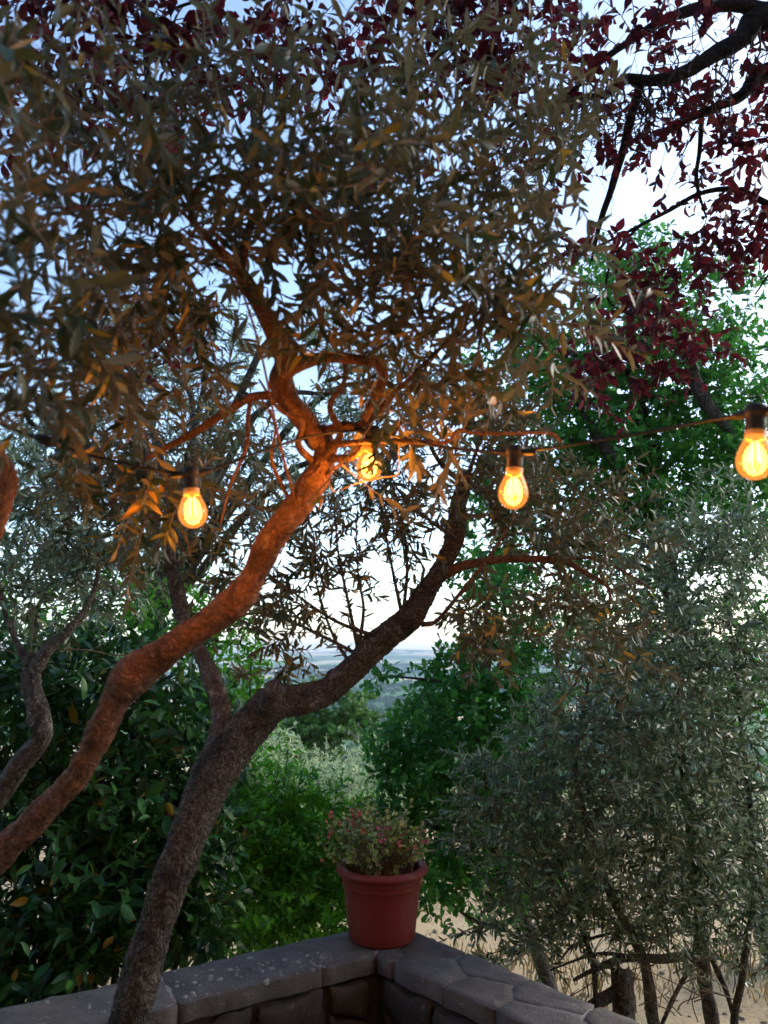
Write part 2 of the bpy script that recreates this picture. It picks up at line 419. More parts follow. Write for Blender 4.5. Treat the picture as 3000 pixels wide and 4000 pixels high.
    def finish(self, single=300, sides=4, twig_name='twigs'):
        # twigs: far too many to count, one part
        Vs, Fs, o = [], [], 0
        for p, r, leafy in self.paths:
            V, F = tube_arrays(p, r, sides, cap=False); Vs.append(V); Fs.append(F + o); o += len(V)
        if Vs:
            tw = link(twig_name, np_mesh(twig_name, np.vstack(Vs) - self.base, np.vstack(Fs), True), self.root, M[self.twig]); tw['kind'] = 'stuff'
        BV, BF = leaf_base(self.leaf)
        Rm = frames(self.D, self.N)
        px, py, d = project(self.P + self.D * self.S[:, None] * 0.5)
        inside = (px > 20) & (px < 2980) & (py > 20) & (py < 3980) & (d > 0.3)
        score = np.where(inside, self.S / np.maximum(d, 0.3), -1)
        order = np.argsort(-score); big = order[:single]; big = big[score[big] > 0]
        rest = np.ones(len(self.P), bool); rest[big] = False
        Pr, Rr, Sr = self.P[rest], Rm[rest], self.S[rest]
        bend = rng.uniform(0.2, 2.0, len(Pr))
        loc = np.repeat(BV[None], len(Pr), 0).copy(); loc[:, :, 2] *= 1.0
        loc[:, :, 2] = BV[None, :, 2] * bend[:, None]
        V = np.einsum('nij,nvj->nvi', Rr, loc * Sr[:, None, None]) + Pr[:, None, :]
        F = BF[None] + (np.arange(len(Pr)) * len(BV))[:, None, None]
        at = np.repeat(rng.random(len(Pr)), len(BV))
        cr = link(self.crown_name, np_mesh(self.crown_name, V.reshape(-1, 3) - self.base, F.reshape(-1, 3), True, at), self.root, M[self.mat])
        cr['kind'] = 'stuff'
        if len(big):
            key = 'leaf_' + self.leaf + self.mat
            if key not in bpy.data.meshes:
                me = np_mesh(key, BV, BF, True, np.zeros(len(BV))); me.materials.append(M[self.mat])
            me = bpy.data.meshes[key]
            for k in big:
                lo = bpy.data.objects.new('leaf', me); C.objects.link(lo); lo.parent = cr
                m4 = np.eye(4); m4[:3, :3] = Rm[k] * self.S[k]; m4[:3, 3] = self.P[k] - self.base
                lo.matrix_local = Matrix(m4.tolist())
        return cr

def ball(c, r, n, hollow=0.0):
    v = unit(rng.normal(0, 1, (n, 3))) * (rng.uniform(hollow ** 3, 1, n) ** (1 / 3.0))[:, None]
    return np.asarray(c) + v * np.asarray(r)

def clumps(rows, scale=1.0):
    """rows of (px, py, D, half width px, half height px, half depth m, count)."""
    out = []
    for px, py, D, rx, ry, rd, n in rows:
        rad_ = np.array((rx / FPX * D, rd, ry / FPX * D)); c_ = P(px, py, D); n_ = max(1, int(n * scale)); m_ = max(1, n_ // 9)
        sub = ball(c_, rad_ * 0.9, m_); pick = sub[rng.integers(0, m_, n_ - n_ // 3)]
        out.append(ball(c_, rad_, max(1, n_ // 3)))
        if len(pick): out.append(pick + np.clip(rng.normal(0, 0.30, pick.shape), -0.75, 0.75) * min(rad_.min() * 1.2, rad_.mean() * 0.8))
    return np.vstack(out)

def px_path(rows, k=1.0):
    """rows of (px, py, D, width in px) -> points, radii in metres."""
    return [P(a, b, d) for a, b, d, w_ in rows], [k * w_ * 0.5 / FPX * d for a, b, d, w_ in rows]

# ------------------------------------------------------------------ ground
def smooth(x, a, b):
    t = np.clip((x - a) / (b - a), 0, 1); return t * t * (3 - 2 * t)

def ground_z(x, y):
    x = np.asarray(x, float); y = np.asarray(y, float)
    d = np.maximum(0, y - 3.2)
    near = -0.75 - 0.055 * np.minimum(d, 8) - 0.17 * np.maximum(0, d - 8)
    floor_ = -125 + 9 * np.sin(x / 700 + 1.2) * np.cos(y / 900) + 6 * np.sin(x / 260 + y / 410)
    z = np.where(near < -100, floor_, near)
    z = near + (floor_ - near) * smooth(d, 420, 760)
    far = np.sqrt(x * x + y * y)
    z = z + smooth(far, 4500, 11000) * (105 + 22 * np.sin(x / 1500 + 0.4) + 12 * np.sin(x / 520 + 2)) * (y > 0)
    z = z + 0.05 * np.sin(x * 1.7 + 0.3) * np.cos(y * 1.3) + 0.03 * np.sin(x * 4.1 + y * 3.3)
    return z

radii = np.concatenate([[0.0], np.geomspace(0.6, 15000, 150)])
angs = np.concatenate([np.linspace(R(40), R(140), 150), np.linspace(R(140), R(400), 60)[1:-1]])
rr, aa = np.meshgrid(radii, angs, indexing='ij')
gx, gy = rr * np.cos(aa), rr * np.sin(aa)
gz = ground_z(gx, gy)
nA = len(angs)
i = np.arange(len(radii) - 1)[:, None]; j = np.arange(nA)[None, :]; j2 = (j + 1) % nA
GF = np.stack([i * nA + j, (i + 1) * nA + j, (i + 1) * nA + j2, i * nA + j2], -1).reshape(-1, 4)
gm, t, out = new_mat('dry ground and fields')
tc = t.nodes.new('ShaderNodeTexCoord')
n1 = noise_node(t, 1.3, 6, 0.6, tc.outputs['Object']); n2 = noise_node(t, 22, 6, 0.7, tc.outputs['Object'])
near_c = mix_col(t, n1, (0.42, 0.29, 0.15), (0.64, 0.49, 0.30))
near_c = mix_col(t, 0.5, near_c, ramp(t, n2, [(0.32, (0.45, 0.40, 0.34)), (0.62, (1, 1, 1))]), 'MULTIPLY')
near_c = mix_col(t, ramp(t, noise_node(t, 4.5, 6, 0.7, tc.outputs['Object'], 1.0), [(0.55, (0, 0, 0)), (0.7, (0.6, 0.6, 0.6))]), near_c, (0.20, 0.17, 0.07))
slope_c = mix_col(t, noise_node(t, 0.12, 5, 0.6, tc.outputs['Object']), (0.10, 0.15, 0.04), (0.30, 0.27, 0.12))
vo = t.nodes.new('ShaderNodeTexVoronoi'); vo.inputs['Scale'].default_value = 1.0
mp = t.nodes.new('ShaderNodeMapping'); mp.inputs['Scale'].default_value = (0.0042, 0.0018, 0.0); mp.inputs['Rotation'].default_value = (0, 0, 0.3)
t.links.new(tc.outputs['Object'], mp.inputs[0]); t.links.new(mp.outputs[0], vo.inputs['Vector'])
sep = t.nodes.new('ShaderNodeSeparateColor'); t.links.new(vo.outputs['Color'], sep.inputs[0])
field = ramp(t, sep.outputs[0], [(0.0, (0.05, 0.11, 0.035)), (0.22, (0.10, 0.19, 0.06)), (0.42, (0.20, 0.27, 0.09)), (0.58, (0.50, 0.40, 0.22)), (0.75, (0.62, 0.50, 0.30)), (0.9, (0.08, 0.15, 0.05))], 'CONSTANT')
ln = t.nodes.new('ShaderNodeVectorMath'); ln.operation = 'LENGTH'; t.links.new(tc.outputs['Object'], ln.inputs[0])
mr = t.nodes.new('ShaderNodeMapRange'); mr.inputs[1].default_value = 14; mr.inputs[2].default_value = 32; t.links.new(ln.outputs['Value'], mr.inputs[0])
mr2 = t.nodes.new('ShaderNodeMapRange'); mr2.inputs[1].default_value = 350; mr2.inputs[2].default_value = 600; t.links.new(ln.outputs['Value'], mr2.inputs[0])
gc = mix_col(t, mr2.outputs[0], mix_col(t, mr.outputs[0], near_c, slope_c), field)
p = bsdf(t, gc, 0.95, 0.1, bump(t, n2, 0.6, 0.04)); t.links.new(p.outputs[0], out.inputs[0])
ground = link('ground', np_mesh('ground', np.stack([gx, gy, gz], -1).reshape(-1, 3), GF, True), None, gm)
tag(ground, 'sloping dry straw coloured ground running down to the valley fields', None, None, 'structure')

# ------------------------------------------------------------------ stone wall
WT = 0.50
C_in = np.array((-0.03, 3.10)); uL = unit(np.array((-0.985, -0.611))); uR = unit(np.array((0.655, -0.755)))
nL = np.array((uL[1], -uL[0])); nL = nL if nL[1] > 0 else -nL       # outward normals (away from the viewer)
nR = np.array((uR[1], -uR[0])); nR = nR if nR[1] > 0 else -nR
LL, LR = 2.6, 2.0; TH = 0.285

def line_x(p, d, q, e):
    A = np.array([d, -e]).T; s = np.linalg.solve(A, q - p); return p + d * s[0]
C_out = line_x(C_in + nL * TH, uL, C_in + nR * TH, uR)
left_poly = np.array([C_in, C_in + uL * LL, C_in + uL * LL + nL * TH, C_out])
right_poly = np.array([C_in, C_out, C_in + uR * LR + nR * TH, C_in + uR * LR])

def clip(poly, p, n):
    """Keep the part of a polygon where (x-p).n <= 0."""
    res = []
    for k in range(len(poly)):
        a_, b_ = poly[k], poly[(k + 1) % len(poly)]
        da, db = np.dot(a_ - p, n), np.dot(b_ - p, n)
        if da <= 0: res.append(a_)
        if (da < 0 < db) or (db < 0 < da): res.append(a_ + (b_ - a_) * da / (da - db))
    return np.array(res) if res else np.zeros((0, 2))

def area(poly):
    x, y = poly[:, 0], poly[:, 1]; return 0.5 * np.sum(x * np.roll(y, -1) - y * np.roll(x, -1))

def cells(region, seeds):
    res = []
    for k, s in enumerate(seeds):
        c = region.copy()
        for m, q in enumerate(seeds):
            if m == k: continue
            c = clip(c, (s + q) / 2, unit(q - s))
            if len(c) < 3: break
        if len(c) >= 3 and abs(area(c)) > 2e-4: res.append(c if area(c) > 0 else c[::-1])
    return res

def stone_mesh(poly, gap, thick, to3, jit=0.006, lift=0.0, dome=0.004):
    """An irregular flat stone: ragged outline, bevelled rim, uneven face."""
    cen = poly.mean(0); pts = []
    for k in range(len(poly)):
        a_, b_ = poly[k], poly[(k + 1) % len(poly)]
        n = max(1, int(np.linalg.norm(b_ - a_) / 0.035))
        for q in range(n): pts.append(a_ + (b_ - a_) * q / n)
    pts = np.array(pts); v = pts - cen; ln_ = np.linalg.norm(v, axis=1, keepdims=True)
    pts = cen + v * np.clip((ln_ - gap) / ln_, 0.3, 1) + rng.normal(0, jit, pts.shape)
    n = len(pts); v = pts - cen
    rings = [(1.0, -thick), (1.0, lift - 0.003), (0.985, lift), (0.6, lift + dome)]
    V = []
    for s_, h_ in rings:
        for q in range(n):
            hh = h_ + (rng.normal(0, 0.0008) if h_ > -thick else 0); V.append(to3(cen + v[q] * s_, hh))
    V.append(to3(cen, lift + dome)); F = []
    for r_ in range(3):
        for q in range(n):
            a_ = r_ * n + q; b_ = r_ * n + (q + 1) % n; F += [(a_, b_, b_ + n), (a_, b_ + n, a_ + n)]
    for q in range(n): F.append((3 * n + q, 3 * n + (q + 1) % n, 4 * n))
    return np.array(V), np.array(F)

def stone_mat(name, c0, c1, c2, speck=0.0):
    m, t, out = new_mat(name)
    tc = t.nodes.new('ShaderNodeTexCoord'); oi = t.nodes.new('ShaderNodeObjectInfo')
    base = ramp(t, oi.outputs['Random'], [(0, c0), (0.5, c1), (1, c2)])
    n1 = noise_node(t, 11, 7, 0.65, tc.outputs['Object']); n2 = noise_node(t, 130, 4, 0.6, tc.outputs['Object'])
    col = mix_col(t, 0.75, base, ramp(t, n1, [(0.3, (0.45, 0.44, 0.42)), (0.68, (1.15, 1.12, 1.08))]), 'MULTIPLY')
    col = mix_col(t, 0.35, col, ramp(t, n2, [(0.35, (0.4, 0.4, 0.4)), (0.65, (1, 1, 1))]), 'MULTIPLY')
    ls = noise_node(t, 34, 6, 0.7, tc.outputs['Object'], 0.8)
    col = mix_col(t, math_node(t, 'MULTIPLY', ramp(t, ls, [(0.60, (0, 0, 0)), (0.68, (1, 1, 1))]), 0.30 + speck), col, (0.36, 0.36, 0.33))
    p = bsdf(t, col, 0.8, 0.3, bump(t, math_node(t, 'ADD', n1, math_node(t, 'MULTIPLY', n2, 0.4)), 0.7, 0.015))
    t.links.new(p.outputs[0], out.inputs[0]); return m
M['flag'] = stone_mat('coping stone', (0.095, 0.088, 0.082), (0.135, 0.122, 0.108), (0.105, 0.102, 0.100))
M['rubble'] = stone_mat('rubble stone', (0.035, 0.030, 0.022), (0.06, 0.05, 0.036), (0.045, 0.04, 0.034))
M['mortar'] = plain_mat('mortar', (0.27, 0.26, 0.245), 0.95, 0.1, 0.4, 30, 0.8, 90)

M['core'] = plain_mat('dark old mortar', (0.035, 0.031, 0.025), 0.95, 0.1, 0.5, 30, 0.8, 90)
wall = empty('stone_wall', (C_in[0], C_in[1], -0.8))
tag(wall, 'low grey stone wall with flat coping turning a corner under the flower pot', 'wall')
W0 = np.array((C_in[0], C_in[1], -0.8))
# mortar body of each arm: ragged bed just under the coping and just behind the face stones
def prism(poly, z0, z1):
    n = len(poly); V = [(*q, z0) for q in poly] + [(*q, z1) for q in poly]
    F = []
    for k in range(n):
        k2 = (k + 1) % n; F += [(k, k2, n + k2), (k, n + k2, n + k)]
    for k in range(1, n - 1): F += [(0, k + 1, k), (n, n + k, n + k + 1)]
    return np.array(V), np.array(F)
def fix(poly): return poly if area(poly) > 0 else poly[::-1]
body = np.array([C_in, C_in + uL * LL, C_in + uL * LL + nL * TH, C_out, C_in + uR * LR + nR * TH, C_in + uR * LR])
inset = np.array([C_in + (C_out - C_in) * 0.075, C_in + uL * LL + nL * 0.02, C_in + uL * LL + nL * (TH - 0.02), C_out - (C_out - C_in) * 0.06, C_in + uR * LR + nR * (TH - 0.02), C_in + uR * LR + nR * 0.02])
bed = np.array([C_in + (C_out - C_in) * 0.12, C_in + uL * LL + nL * 0.03, C_in + uL * LL + nL * (TH - 0.03), C_out - (C_out - C_in) * 0.09, C_in + uR * LR + nR * (TH - 0.03), C_in + uR * LR + nR * 0.03])
for q in ((0, 1, 2, 3), (0, 3, 4, 5)):
    V, F = prism(fix(inset[list(q)]), -1.3, WT - 0.058)
    link('core', np_mesh('core', V - W0, F), wall, M['core'])
    V, F = prism(fix(bed[list(q)]), WT - 0.056, WT + 0.0012)
    link('mortar_bed', np_mesh('mortar_bed', V - W0, F), wall, M['mortar'])
# coping stones
def strip_seeds(c, u, n, length, rows, pitch, jitter, start=0.0):
    s = []
    for r_ in range(rows):
        x = start + (0.5 * pitch if r_ % 2 else 0.12 * pitch)
        while x < length:
            s.append(c + u * (x + rng.normal(0, jitter)) + n * (TH * (r_ + 0.5) / rows + rng.normal(0, jitter * 0.35))); x += pitch * rng.uniform(0.7, 1.35)
    return np.array(s)
to_top = lambda q, h: (q[0], q[1], WT + h)
seedsL = strip_seeds(C_in, uL, nL, LL, 1, 0.42, 0.05, -0.05)
seedsR = strip_seeds(C_in, uR, nR, LR, 2, 0.27, 0.06, 0.0)
for poly_list, lift_s in ((cells(fix(left_poly), seedsL), 0.0012), (cells(fix(right_poly), seedsR), 0.0016)):
    for poly in poly_list:
        V, F = stone_mesh(poly, 0.0032, 0.055, to_top, 0.0040, 0.003 + abs(rng.normal(0, lift_s)), 0.0006)
        link('coping_stone', np_mesh('coping_stone', V - W0, F, False), wall, M['flag'])
# rubble face towards the viewer
for u, n, length in ((uL, nL, LL), (uR, nR, 1.7)):
    reg = np.array([(0.03, -0.35), (length, -0.35), (length, WT - 0.062), (0.03, WT - 0.062)])
    seeds = []
    for r_, z in enumerate((-0.28, -0.10, 0.07, 0.22, 0.36)):
        x = rng.uniform(0.05, 0.2)
        while x < length:
            seeds.append((x, z + rng.normal(0, 0.02))); x += rng.uniform(0.16, 0.36)
    for poly in cells(reg, np.array(seeds)):
        to_face = lambda q, h, u=u, n=n: (*(C_in + u * q[0] - n * (h - 0.02)), q[1])
        V, F = stone_mesh(poly, 0.012, 0.03, to_face, 0.007, rng.uniform(0.016, 0.034), 0.008)
        if np.dot(np.cross(V[F[-1][1]] - V[F[-1][0]], V[F[-1][2]] - V[F[-1][0]]), np.array((*(-n), 0))) < 0: F = F[:, ::-1]
        link('stone', np_mesh('stone', V - W0, F, False), wall, M['rubble'])
# terrace floor inside the corner
tf = np.array([C_in + uL * 0.0, C_in + uL * LL, (-4.5, -6.0), (4.5, -6.0), C_in + uR * LR])
V, F = prism(fix(tf), -0.30, 0.0)
fl = link('terrace_floor', np_mesh('terrace_floor', V, F), None, plain_mat('terrace paving', (0.15, 0.13, 0.11), 0.9, 0.2, 0.4, 6, 0.5, 40))
tag(fl, 'dark paved terrace floor inside the low wall', None, None, 'structure')
# crumbs of lichen, grit and dry leaf on the left coping
gv, gf, o_ = [], [], 0
for k in range(190):
    s = rng.uniform(0.15, 0.75) if k < 140 else rng.uniform(0.0, 1.4)
    q = C_in + uL * s + nL * np.clip(rng.normal(0.10, 0.06), 0.012, TH - 0.02)
    r_ = 0.0022 + 0.014 * rng.random() ** 4; m = 6; ph = rng.uniform(0, 6.28)
    ring = [(q[0] + r_ * math.cos(ph + 6.283 * e / m) * rng.uniform(0.6, 1.2), q[1] + r_ * math.sin(ph + 6.283 * e / m) * rng.uniform(0.5, 1.4), WT - 0.003) for e in range(m)]
    gv += ring + [(a_[0] * 0.7 + q[0] * 0.3, a_[1] * 0.7 + q[1] * 0.3, WT + 0.006 + r_ * 0.12) for a_ in ring]
    for e in range(m):
        e2 = (e + 1) % m; gf += [(o_ + e, o_ + e2, o_ + m + e2), (o_ + e, o_ + m + e2, o_ + m + e)]
    for e in range(1, m - 1): gf.append((o_ + m, o_ + m + e, o_ + m + e + 1))
    o_ += 2 * m
grit = link('grit', np_mesh('grit', np.array(gv), np.array(gf)), None, plain_mat('pale grit', (0.22, 0.215, 0.20), 0.9, 0.2, 0.6, 40))
tag(grit, 'pale grit and stone chips scattered over the wall coping', 'grit', None, 'stuff')

# ------------------------------------------------------------------ unseen house added behind the viewer to block sky light
house = empty('house', (0, -2.2, 0)); tag(house, 'unseen farmhouse with deep eaves, added behind the terrace to block sky light', 'house')
PLASTER = plain_mat('ochre render', (0.22, 0.16, 0.10), 0.9, 0.2, 0.2, 2, 0.3, 30); TILE = plain_mat('old roof tile', (0.22, 0.10, 0.06), 0.9, 0.2, 0.3, 5)
def box(name, lo_, hi_, mat, par):
    V, F = prism(np.array([(lo_[0], lo_[1]), (hi_[0], lo_[1]), (hi_[0], hi_[1]), (lo_[0], hi_[1])]), lo_[2], hi_[2]); return link(name, np_mesh(name, V, F), par, mat)
box('wall', (-9, -6, -1.0), (9, 0, 6.2), PLASTER, house)
roof = box('roof', (-9.6, -6.6, 6.2), (9.6, 0.9, 6.4), TILE, house)
box('eaves_beam', (-9.6, 0.72, 6.03), (9.6, 0.88, 6.19), TILE, roof)
dr_ = box('door', (-0.6, 0.004, 0.01), (0.6, 0.05, 2.2), M['cut_wood'], house); box('door_frame', (-0.72, 0.004, 2.21), (0.72, 0.09, 2.33), M['cut_wood'], dr_)
for x_ in (-4.2, 3.0):
    wn_ = box('window', (x_, 0.004, 1.0), (x_ + 1.1, 0.06, 2.3), M['cut_wood'], house); box('sill', (x_ - 0.08, 0.004, 0.9), (x_ + 1.18, 0.14, 0.99), M['flag'], wn_)

# ------------------------------------------------------------------ flower pot and its plant
PC = np.array((-0.008, 3.285, WT + 0.0055))
pot = empty('terracotta_pot', PC); pot.scale = (0.92, 0.92, 0.86)
tag(pot, 'red brown terracotta pot with rolled rim standing on the wall corner', 'pot')
ptm, t, out = new_mat('terracotta')
tc = t.nodes.new('ShaderNodeTexCoord')
n1 = noise_node(t, 9, 6, 0.6, tc.outputs['Object']); n2 = noise_node(t, 160, 3, 0.6, tc.outputs['Object'])
col = mix_col(t, n1, (0.125, 0.014, 0.009), (0.165, 0.022, 0.014))
sc_ = noise_node(t, 14, 8, 0.75, tc.outputs['Object'], 1.5)
col = mix_col(t, math_node(t, 'MULTIPLY', ramp(t, sc_, [(0.56, (0, 0, 0)), (0.74, (1, 1, 1))]), 0.38), col, (0.30, 0.14, 0.11))
p = bsdf(t, col, 0.55, 0.35, bump(t, math_node(t, 'ADD', n1, math_node(t, 'MULTIPLY', n2, 0.3)), 0.15, 0.01)); t.links.new(p.outputs[0], out.inputs[0])
M['terracotta'] = ptm
HP = 0.318
link('body', lathe([(0.0, 0.0), (0.136, 0.0), (0.143, 0.004), (0.146, 0.012), (0.153, 0.08), (0.166, 0.19), (0.1725, 0.232), (0.1735, 0.234)], 72, True, 'body'), pot, ptm)
link('band', lathe([(0.1735, 0.2335), (0.1775, 0.236), (0.1785, 0.242), (0.1785, 0.258), (0.1805, 0.261), (0.182, 0.266), (0.184, 0.288), (0.187, 0.2915)], 72, True, 'band'), pot, ptm)
th = np.linspace(-0.6 * np.pi, 1.25 * np.pi, 16)
rim_prof = [(0.187, 0.2915)] + [(0.186 + 0.020 * math.cos(e), HP - 0.014 + 0.019 * math.sin(e)) for e in np.linspace(-0.42 * np.pi, 1.0 * np.pi, 14)] + [(0.170, 0.25), (0.163, 0.20), (0.162, 0.196)]
link('rim', lathe(rim_prof, 72, True, 'rim'), pot, ptm)
sv = []; sf = []
n_r, n_a = 9, 36
for r_ in range(n_r):
    for e in range(n_a):
        rad = 0.166 * r_ / (n_r - 1); sv.append((rad * math.cos(6.283 * e / n_a), rad * math.sin(6.283 * e / n_a), 0.232 + rng.normal(0, 0.006)))
for r_ in range(n_r - 1):
    for e in range(n_a):
        e2 = (e + 1) % n_a; sf.append((r_ * n_a + e, (r_ + 1) * n_a + e, (r_ + 1) * n_a + e2, r_ * n_a + e2))
link('soil', np_mesh('soil', np.array(sv), np.array(sf), True), pot, plain_mat('potting soil', (0.05, 0.035, 0.025), 0.95, 0.1, 0.5, 60, 0.8, 90))

ger = Plant('geranium_plant', PC + np.array((0, 0, 0.202)), 'straggly geranium with small pink and coral flowers growing in the pot', 'plant', 'round', 'geranium', twig='twig', crown='foliage')
tips = []
for k in range(140):
    an = rng.uniform(0, 6.283); r0 = rng.uniform(0, 0.075); q = ger.base + np.array((r0 * math.cos(an), r0 * math.sin(an), -0.01))
    an2 = an + rng.normal(0, 0.6); out_ = rng.uniform(0.02, 0.20) * (1.25 if math.cos(an2) < 0 else 0.9); hgt = rng.uniform(0.11, 0.31)
    e = q + np.array((out_ * math.cos(an2), out_ * math.sin(an2) * 0.7, hgt)); mid = (q + e) / 2 + rng.normal(0, 0.025, 3)
    ger.shoot([q, mid, e], 0.0022, 0.0011, 5, 0.11); tips.append(e)
ger.leaves(0.026, 0.014, 65, 20, 0.15, 'alt', 0.7, 0.10)
ger.finish(300, 4, 'stems')
def flower_mesh(name, mat, n=6):
    V, F = [], []
    BV, BF = leaf_base('round')
    for fl_ in range(n):
        c = rng.normal(0, 0.007, 3); d0 = unit(rng.normal(0, 0.6, 3) + np.array((0, 0, 1.0)))
        for pt in range(5):
            a1 = unit(np.cross(d0, (0.3, 1, 0.1))); a2 = np.cross(d0, a1); an = 6.283 * pt / 5
            d = unit(a1 * math.cos(an) + a2 * math.sin(an) + d0 * 0.35); Rm = frames(d[None], d0[None])[0]
            F.append(BF + sum(len(v) for v in V)); V.append((BV * (0.85, 1, 1) * 0.011) @ Rm.T + c)
    me = np_mesh(name, np.vstack(V), np.vstack(F), True); me.materials.append(mat); return me
fm = [flower_mesh('pink_flower', M['petal_pink']), flower_mesh('coral_flower', M['petal_coral']), flower_mesh('faded_flower', M['petal_coral'], 4)]
fl_px = [(1372, 3168, 2), (1378, 3188, 1), (1405, 3182, 1), (1358, 3200, 2), (1295, 3183, 1), (1325, 3220, 1), (1380, 3220, 1), (1412, 3215, 2), (1290, 3258, 1), (1360, 3250, 2), (1420, 3245, 1), (1255, 3365, 2),
         (1490, 3238, 0), (1527, 3236, 0), (1487, 3262, 0), (1500, 3284, 0), (1540, 3290, 2), (1560, 3298, 1), (1570, 3262, 2), (1653, 3250, 2), (1668, 3287, 0), (1617, 3312, 2), (1595, 3318, 2), (1270, 3210, 2)]
stalks = []
for px, py, kd in fl_px:
    e = P(px, py, 3.0 + rng.normal(0, 0.04)); q = ger.base + np.array((np.clip((e[0] - ger.base[0]) * 0.45, -0.13, 0.13), rng.normal(0, 0.04), 0.05))
    fo = bpy.data.objects.new('flower', fm[kd]); C.objects.link(fo); fo.parent = ger.root; fo.location = e - ger.base
    fo.rotation_euler = (rng.uniform(-0.5, 0.5), rng.uniform(-0.5, 0.5), rng.uniform(0, 6)); fo.scale = (0.82,) * 3 if kd < 2 else (0.6,) * 3
    V, F = tube_arrays(catmull([q, (q + e) / 2 + rng.normal(0, 0.015, 3), e], 5), np.full(11, 0.0011), 4, cap=False)
    st_ = link('flower_stalk', np_mesh('flower_stalk', V - ger.base, F, True), ger.root, M['twig'])

# ------------------------------------------------------------------ string of lights
CABLE = plain_mat('black cable', (0.012, 0.011, 0.011), 0.5, 0.4, 0.2)
gl, t, out = new_mat('amber bulb glass')
fr = t.nodes.new('ShaderNodeLayerWeight'); fr.inputs[0].default_value = 0.35
tp = t.nodes.new('ShaderNodeBsdfTransparent'); tp.inputs[0].default_value = (1.0, 0.62, 0.22, 1)
em = t.nodes.new('ShaderNodeEmission'); em.inputs[0].default_value = (1.0, 0.34, 0.055, 1); em.inputs[1].default_value = 0.55
gs = t.nodes.new('ShaderNodeBsdfGlossy'); gs.inputs['Roughness'].default_value = 0.05
m1 = t.nodes.new('ShaderNodeMixShader'); m2 = t.nodes.new('ShaderNodeMixShader')
fac = math_node(t, 'ADD', math_node(t, 'MULTIPLY', fr.outputs['Facing'], 0.30), 0.42)
t.links.new(fac, m1.inputs[0]); t.links.new(tp.outputs[0], m1.inputs[1]); t.links.new(em.outputs[0], m1.inputs[2])
m2.inputs[0].default_value = 0.06; t.links.new(m1.outputs[0], m2.inputs[1]); t.links.new(gs.outputs[0], m2.inputs[2]); t.links.new(m2.outputs[0], out.inputs[0])
fi, t, out = new_mat('glowing filament')
em = t.nodes.new('ShaderNodeEmission'); em.inputs[0].default_value = (1.0, 0.58, 0.12, 1); em.inputs[1].default_value = 22; t.links.new(em.outputs[0], out.inputs[0])
SOCK = [(750, 1850, 1.58), (1450, 1688, 1.74), (2008, 1768, 1.52), (2945, 1612, 1.27)]
strip_root = empty('string_light', P(1450, 1688, 1.74))
SB = P(1450, 1688, 1.74)
tag(strip_root, 'black festoon cable with glowing amber bulbs hung through the olive branches', 'string light')
way = [P(-500, 1430, 1.45), P(0, 1655, 1.5), P(182, 1722, 1.52), P(420, 1795, 1.55), P(750, 1848, 1.58), P(1000, 1770, 1.64), P(1230, 1700, 1.72), P(1450, 1686, 1.74), P(1720, 1745, 1.63), P(2008, 1764, 1.52), P(2350, 1718, 1.42), P(2700, 1655, 1.33), P(2945, 1606, 1.27), P(3400, 1480, 1.15)]
cab = catmull(way, 10)
V, F = tube_arrays(cab, np.full(len(cab), 0.0032), 8); link('cable', np_mesh('cable', V - SB, quads_to_tris(F), True), strip_root, CABLE)
glass_me = lathe([(0.0005, -0.086), (0.010, -0.0848), (0.019, -0.080), (0.0262, -0.071), (0.0296, -0.060), (0.0298, -0.051), (0.0278, -0.041), (0.0236, -0.030), (0.0190, -0.020), (0.0162, -0.011), (0.0150, -0.004), (0.0147, 0.002)], 40, True, 'glass'); glass_me.materials.append(gl)
sock_me = lathe([(0.0005, -0.004), (0.0150, -0.004), (0.0164, -0.002), (0.0160, 0.018), (0.0165, 0.021), (0.0188, 0.023), (0.0188, 0.039), (0.0172, 0.043), (0.0005, 0.044)], 32, True, 'socket'); sock_me.materials.append(CABLE)
cap_me = lathe([(0.0156, -0.016), (0.0168, -0.010), (0.0172, -0.003)], 32, True, 'collar'); cap_me.materials.append(plain_mat('brass collar', (0.6, 0.33, 0.08), 0.35, 0.6, 0.2))
fil = []
for k in range(4):
    an = math.pi * 0.25 + k * math.pi / 2; a_ = np.array((0.0045 * math.cos(an), 0.0045 * math.sin(an), -0.022)); b_ = np.array((0.0105 * math.cos(an), 0.0105 * math.sin(an), -0.058))
    fil.append(tube_arrays(np.linspace(a_, b_, 5), np.full(5, 0.0017), 6))
fil_me = []
for V, F in fil:
    me = np_mesh('filament', V, quads_to_tris(F), True); me.materials.append(fi); fil_me.append(me)
stem_me = lathe([(0.006, -0.006), (0.005, -0.02), (0.0022, -0.03), (0.0015, -0.055), (0.0003, -0.062)], 12, True, 'glass_stem'); stem_me.materials.append(gl)
ring_me = bpy.data.meshes.new('ring')
an = np.linspace(0, 2 * np.pi, 21); V, F = tube_arrays(np.stack([0.009 * np.cos(an), np.zeros(21), 0.052 + 0.0105 * np.sin(an)], 1), np.full(21, 0.0016), 6, cap=False)
ring_me = np_mesh('hook_ring', V, F, True); ring_me.materials.append(CABLE)
PW = 4.0
